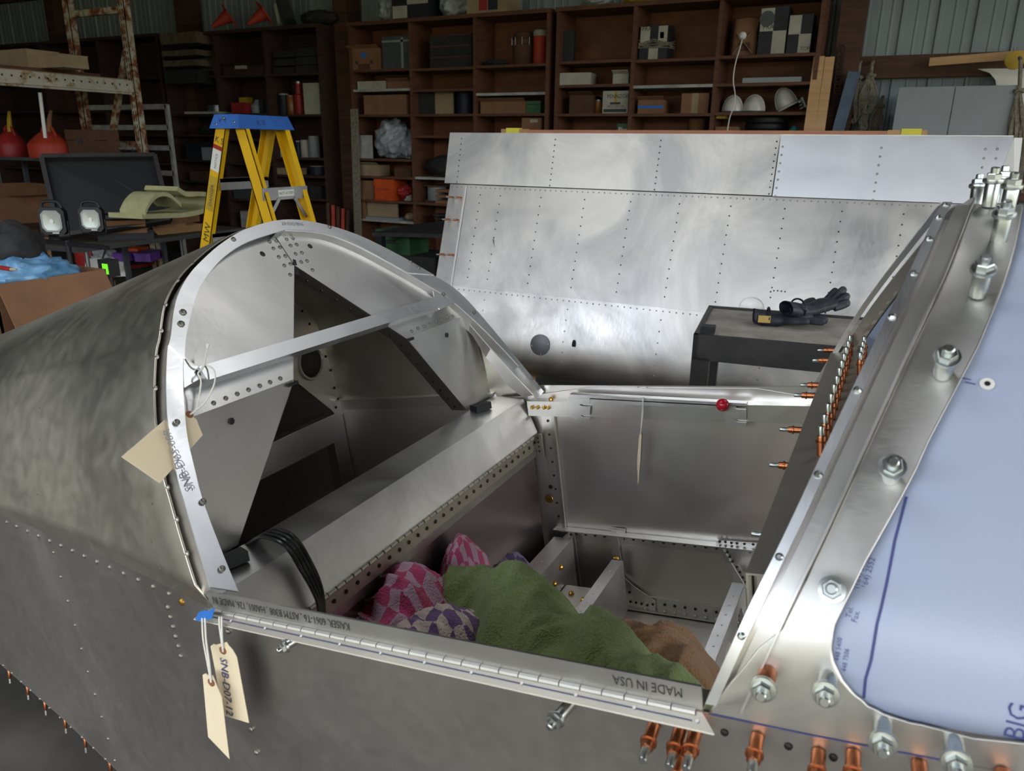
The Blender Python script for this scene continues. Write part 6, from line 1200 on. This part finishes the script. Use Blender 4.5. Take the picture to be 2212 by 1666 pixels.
mk = thing('marker_pen', 'red marker pen lying on the dark jacket', 'pen', at(10,578,'y',1.8)); a_ = at(2,578,'y',1.77); b_ = at(24,582,'y',1.77); c_ = at(36,583,'y',1.77); obj('barrel', MB().tube([a_, b_], .009, 10), mat('redp'), mk); obj('cap', MB().tube([b_, c_], [.007,.005], 10), mat('paper'), mk)
# ------------------------------------------------------------------ rusty pallet rack
MT['rust'] = rusty('flaking_rusted_paint'); MT['rustl'] = rusty('cream_paint_with_rust_spots', .10); RY = 5.45
rk = thing('pallet_rack', 'rusty cream steel pallet rack upright with a perforated beam at the left', 'rack', (at(280,170,'y',RY).x, RY, 0))
xp = at(281,170,'y',RY).x; xq = at(164,170,'y',RY).x
for x_ in (xp, xq):
    o_ = obj('post', MB().box(x_-.045, x_+.045, RY, RY+.006, 0, 3.4).box(x_-.045, x_-.039, RY, RY+.07, 0, 3.4).box(x_+.039, x_+.045, RY, RY+.07, 0, 3.4), mat('rust'), rk)
sl = MB()
for k in range(44):
    for dx in (-.016, .016): sl.box(xp+dx-.006, xp+dx+.006, RY-.0012, RY, .5+.062*k, .535+.062*k)
obj('post_slots', sl, mat('shelfdark'), rk, kind='stuff')
zc = at(200,25,'y',RY).z
for z_ in (zc, zc-1.25, .4): obj('cross_tie', MB().box(xq, xp, RY+.02, RY+.06, z_-.03, z_+.03), mat('rust'), rk)
obj('diagonal_tie', MB().bar((xp-.05, RY+.04, at(248,110,'y',RY).z), (at(226,345,'y',RY).x, RY+.04, at(226,345,'y',RY).z), .05, .05), mat('rust'), rk)
zb_ = at(286,187,'y',RY).z
bmo = obj('beam', MB().box(xp-.03, xp+.02, RY-2.2, RY, zb_-.055, zb_+.055).box(xp-.05, xp+.0, RY-2.2, RY, zb_-.075, zb_-.055), mat('rustl'), rk)
bh = MB()
for k in range(26): bh.lathe([(.009,0),(.009,.002)], (xp+.0205, RY-.06-.08*k, zb_+.01), (1,0,0), 8); bh.lathe([(.009,0),(.009,.002)], (xp-.0305, RY-.06-.08*k, zb_+.01), (-1,0,0), 8)
obj('beam_holes', bh, mat('black'), bmo, kind='stuff')
zs_ = zb_+.10; obj('shelf_plank', MB().box(xp-1.0, xp-.10, RY-2.2, RY-.25, zs_-.03, zs_), mat('shelf'), rk); obj('shelf_plank', MB().box(xp-1.0, xp-.04, RY-2.2, RY+.02, zs_-.055, zs_-.032), mat('cardp'), rk)
# cartons on the rack shelf
a_ = at(0,128,'y',3.75); b_ = at(56,130,'y',3.75)
def rbox(px0, px1, Y, dep, label):
    a, b, zb2, zt2 = rect(px0[0], px0[1], px1[0], px1[1], Y); t = thing('cardboard_box', label, 'box', ((a+b)/2, Y+dep/2, zs_)); h = zt2-zb2
    obj('body', MB().box(a, b, Y, Y+dep, zs_, zs_+h-.006), mat('cardp'), t); obj('lid', MB().box(a-.004, b+.004, Y-.004, Y+dep+.004, zs_+h-.006, zs_+h), mat('cardp'), t)
rbox((-30,90), (56,130), 4.5, .3, 'larger tan carton on the rack shelf at the left edge'); rbox((64,105), (132,134), 4.6, .25, 'smaller tan carton on the rack shelf beside the post')
# off-white frame rack behind
fw_ = thing('steel_rack', 'off-white open steel frame standing behind the rusty rack', 'frame', at(335,400,'y',6.3)); xa_, xb2 = at(302,300,'y',6.3).x, at(366,300,'y',6.3).x
for x_ in (xa_, xb2, at(186,300,'y',6.3).x): obj('frame_post', MB().box(x_-.02, x_+.02, 6.3, 6.34, 0, at(335,226,'y',6.3).z), mat('wboard'), fw_)
for y_ in (229, 274, 318, 372): z_ = at(335,y_,'y',6.3).z; obj('frame_rail', MB().box(at(186,300,'y',6.3).x, xb2, 6.3, 6.34, z_-.035, z_+.02), mat('wboard'), fw_)
# fuel cans, brown case on a shelf between
gz = at(60,340,'y',4.9).z; sh_ = thing('steel_shelf', 'dark steel shelf behind the black case lid holding fuel cans', 'shelf', (at(60,340,'y',4.9).x, 5.0, 0)); sx0, sx1 = at(-40,340,'y',4.9).x, at(250,340,'y',4.9).x
obj('shelf_deck', MB().box(sx0, sx1, 4.85, 5.35, gz-.03, gz), mat('grey'), sh_)
for x_ in (sx0+.03, sx1-.03):
    for y_ in (4.88, 5.32): obj('leg', MB().box(x_-.02, x_+.02, y_-.02, y_+.02, 0, gz-.03), mat('grey'), sh_)
def fuelcan(px, w, label, m, spout):
    c = at(*px, 'y', 4.95); c.z = gz; t = thing('fuel_can', label, 'fuel can', c, 'red fuel cans'); 
    obj('tank', MB().lathe([(w*.96,0),(w,.02),(w,.12),(w*.92,.15),(w*.45,.235),(w*.22,.25)], c, (0,0,1), 24), mat(m), t); obj('handle', MB().tube(cr([c + Vector((-w*.6,0,.20)), c + Vector((-w*.3,0,.29)), c + Vector((w*.3,0,.29)), c + Vector((w*.6,0,.20))], 5), .014, 8), mat(m), t)
    obj('spout', MB().tube([c + Vector((w*.1,0,.24)), c + Vector((w*.25,0,.36)), c + Vector((w*.65,-.02,.44))], [.028,.022,.014], 10), mat(spout), t)
fuelcan((28,330), .15, 'red fuel can with a yellow spout at the left', 'redp', 'yelp'); fuelcan((112,335), .20, 'faded red fuel can with a brown spout behind the black lid', 'dorange', 'card')
a, b, zb2, zt2 = rect(152,302,208,342,5.0); t_ = thing('brown_case', 'brown hard case on the shelf behind the black lid', 'case', ((a+b)/2, 5.1, gz)); obj('case_body', MB().box(a, b, 4.98, 5.25, gz, gz+.17), mat('cardd'), t_); obj('case_lid', MB().box(a-.006, b+.006, 4.97, 5.26, gz+.175, gz+.27), mat('cardd'), t_); obj('latch', MB().box((a+b)/2-.03, (a+b)/2+.03, 4.965, 4.972, gz+.13, gz+.2), mat('steel'), t_)
one('fluorescent_tube', MB().tube([at(86,200,'y',4.6), at(98,298,'y',4.6)], .016, 8), mat('white'), 'white fluorescent tube leaning in the dark behind the rack', 'tube')
for k, (px, m_, lb_, s_) in enumerate((((37,285), 'greyl', 'pale jar on the dark steel shelf', .05), ((20,275), 'paper', 'white bottle on the dark steel shelf at the left', .04), ((245,320), 'bag', 'crumpled clear bag behind the diagonal brace', .12), ((300,310), 'charcoal', 'dark bundle inside the white frame', .13))):
    c = at(*px, 'y', 5.1); c.z = gz + s_; 
    if m_ in ('bag', 'charcoal'): c = at(*px, 'y', 6.4); c.z = at(335,372,'y',6.3).z + .02 + s_*.95; one('plastic_bag' if m_ == 'bag' else 'cloth_bundle', MB().lump(c, (s_*1.3, s_, s_), 50+k, .25, 2.2, 28, 18, .95, .25), mat(m_), lb_, 'bag' if m_ == 'bag' else 'bundle')
    else: t_ = thing('jar', lb_, 'jar', (c.x, c.y, gz)); obj('body', MB().lathe([(s_,0),(s_,.14),(s_*.6,.17)], (c.x, c.y, gz), (0,0,1), 14), mat(m_), t_); obj('lid', MB().lathe([(s_*.62,.17),(s_*.62,.20)], (c.x, c.y, gz), (0,0,1), 14), mat('steel'), t_)
# black folding table with green toolbox between the arch and the wing
bt = thing('black_table', 'black cloth-topped table behind the arch, left of the wing', 'table', at(880,560,'y',5.2)); zt_ = .86
q1 = at(803,502,'z',zt_); q2 = at(965,506,'z',zt_); q3 = at(955,478,'z',zt_); q4 = at(868,482,'z',zt_)
obj('table_top', MB().hexa([Vector((p.x,p.y,z)) for z in (zt_-.035, zt_) for p in (q1, q2, q2 + (q3-q2)*1.0 + Vector((.3,0,0)), q1 + Vector((-.1,1.0,0)))]), mat('charcoal'), bt)
for p in (q1 + Vector((.06,.05,0)), q2 + Vector((-.02,.05,0)), q1 + Vector((0,.85,0))): obj('leg', MB().box(p.x-.03, p.x+.03, p.y-.03, p.y+.03, 0, zt_-.035), mat('black'), bt)
gt = thing('green_toolbox', 'dark green toolbox under the black table', 'toolbox', at(850,530,'y',6.3)); c = at(845,520,'y',q1.y+.3); 
obj('shelf_support', MB().box(c.x-.3, c.x+.5, q1.y+.25, q1.y+.75, 0, c.z-.12), mat('charcoal'), gt); obj('box_body', MB().box(c.x-.16, c.x+.22, q1.y+.28, q1.y+.6, c.z-.12, c.z+.10), mat('greent'), gt); obj('handle', MB().tube([(c.x-.08, q1.y+.27, c.z), (c.x-.08, q1.y+.24, c.z), (c.x+.1, q1.y+.24, c.z), (c.x+.1, q1.y+.27, c.z)], .012, 8), mat('steel'), gt)
# ------------------------------------------------------------------ right end of the back wall
for k, (xt0, xt1, xb0, xb1, yt) in enumerate(((1758,1782,1735,1760,121),(1783,1794,1760,1771,123),(1794,1803,1771,1780,122))):
    A_ = [at(xt0, yt, 'y', 8.03), at(xt1, yt, 'y', 8.03)]; B_ = [at(xb0, 290, 'y', 7.93), at(xb1, 290, 'y', 7.93)]; G_ = [p + (p-q)*(p.z/(q.z-p.z)) for p, q in zip(B_, A_)]
    one('pine_board', MB().hexa([G_[0], G_[1], G_[1]+Vector((0,.035,0)), G_[0]+Vector((0,.035,0)), A_[0], A_[1], A_[1]+Vector((0,.035,0)), A_[0]+Vector((0,.035,0))]), mat('pine'), ('wide','middle','narrow')[k] + ' new pine board leaning at the right end of the shelves', 'board')
a_ = at(1845,155,'y',8.2); b_ = at(1812,290,'y',8.0); one('blue_steel_angle', MB().bar(a_, (b_.x-.25, 7.9, 0), .10, .012, (0,-1,0)).bar(a_ + Vector((.05,.03,0)), (b_.x-.20, 7.93, 0), .012, .08, (0,-1,0)), M('blue_grey_steel','#5b6a7c','#4d5a6a',.5,.3), 'blue-grey steel angle leaning against the timber post', 'steel bar')
ch = thing('hanging_chain', 'dark tools and chain hanging on the timber post', 'chain', at(1818,110,'y',8.28))
for k in range(9): p = at(1818-1.6*k, 110+14*k, 'y', 8.27); obj('link', MB().tube([p + Vector((.03*math.cos(q), -.01, .05*math.sin(q))) for q in [2*math.pi*j/10 for j in range(11)]], .009, 6), mat('shelfdark'), ch)
random.seed(5)
def ropes(px_top, px_bot, w_px, label, n, Y=8.38, m='rope'):
    t = thing('rope_hank', label, 'rope', at(*px_bot, 'y', Y), 'rope hanks on the wall'); A_ = at(*px_top, 'y', Y); B_ = at(*px_bot, 'y', Y); wv = at(px_top[0]+w_px, px_top[1], 'y', Y).x - A_.x
    obj('hanger', MB().tube([A_ + Vector((0,.12,.03)), A_, A_.lerp(B_, .2)], .016, 7), mat(m), t)
    for i in range(n):
        d = random.uniform(-1, 1); ph = random.uniform(0, 6); s = A_.lerp(B_, .14 + .12*random.random()); e_ = A_.lerp(B_, .75+.25*random.random())
        pts = [s, s.lerp(e_, .25) + Vector((d*wv*.35, -.03*random.random(), 0)), s.lerp(e_, .55) + Vector((d*wv*.55 + .02*math.sin(ph), -.05*random.random(), 0)), s.lerp(e_, .85) + Vector((d*wv*.5, -.03, 0)), e_ + Vector((d*wv*.3 + .03*math.sin(ph), -.02, 0))]
        obj('strand', MB().tube(cr(pts, 4), .010, 5), mat(m), t)
    obj('binding', MB().tube([A_.lerp(B_, .22) + Vector((.035*math.cos(q), .03*math.sin(q), .01*math.sin(3*q))) for q in [2*math.pi*k/10 for k in range(11)]], .014, 6), mat(m), t)
ropes((1857,138), (1842,268), 26, 'left hank of weathered rope hanging by the steel angle', 16); ropes((1884,138), (1872,250), 30, 'middle hank of weathered rope with a knotted loop', 16); ropes((1870,232), (1864,292), 18, 'short frayed rope hank below the middle one', 12); ropes((1905,215), (1886,285), 20, 'dark rope tassel in front of the wall', 10, 8.35, 'tan')
ropes((2205,130), (2192,420), 34, 'big tangle of rope at the right edge', 26, 7.9)
cab = thing('wall_cabinet', 'pale grey two-door steel cabinet on the right wall', 'cabinet', at(2050,295,'y',7.9)); a, b, zb, zt = rect(1933, 186, 2192, 296, 7.9); zb = .9; mid_ = a + (b-a)*.485
obj('carcass', MB().box(a, b, 7.92, 8.38, zb, zt), mat('greyl'), cab); obj('door', MB().box(a+.004, mid_-.004, 7.90, 7.919, zb+.004, zt-.006), mat('greyl'), cab); obj('door', MB().box(mid_+.004, b-.004, 7.90, 7.919, zb+.004, zt-.006), mat('greyl'), cab); obj('cabinet_base', MB().box(a+.02, b-.02, 7.98, 8.36, 0, zb), mat('grey'), cab)
a_ = at(2008,134,'y',8.42); b_ = at(2212,118,'y',8.30); one('roof_batten', MB().bar(a_, b_ + (b_-a_)*.3, .03, .07), mat('pine'), 'pale batten resting along the brown wall rail', 'batten')
wp = [at(x, y, 'y', 8.44) for x, y in ((2112,149),(2140,148),(2200,148),(2260,148),(2260,290),(2185,290),(2152,185),(2150,172),(2138,158))]; one('white_fairing', MB().prism(wp, (0,.012,0)), mat('white'), 'white curved plastic panel hanging behind the cabinet', 'panel')
yr = thing('yellow_pulley', 'yellow pulley block hanging at the right edge', 'pulley', at(2192,130,'y',8.2)); obj('sheave', MB().lathe([(.05,-.03),(.075,-.02),(.06,0),(.075,.02),(.05,.03)], at(2192,130,'y',8.2), (0,1,0), 20), mat('yelp'), yr); obj('hook', MB().tube([at(2192,118,'y',8.2), at(2194,100,'y',8.2)], .012, 6), mat('steel'), yr)
ang = [at(x, y, 'y', 8.45) for x, y in ((2170,290),(2212,225),(2230,240),(2230,262),(2185,300))]; one('brown_brace', MB().prism(ang, (0,.05,0)), mat('oldwood'), 'brown diagonal timber brace at the right edge', 'brace')
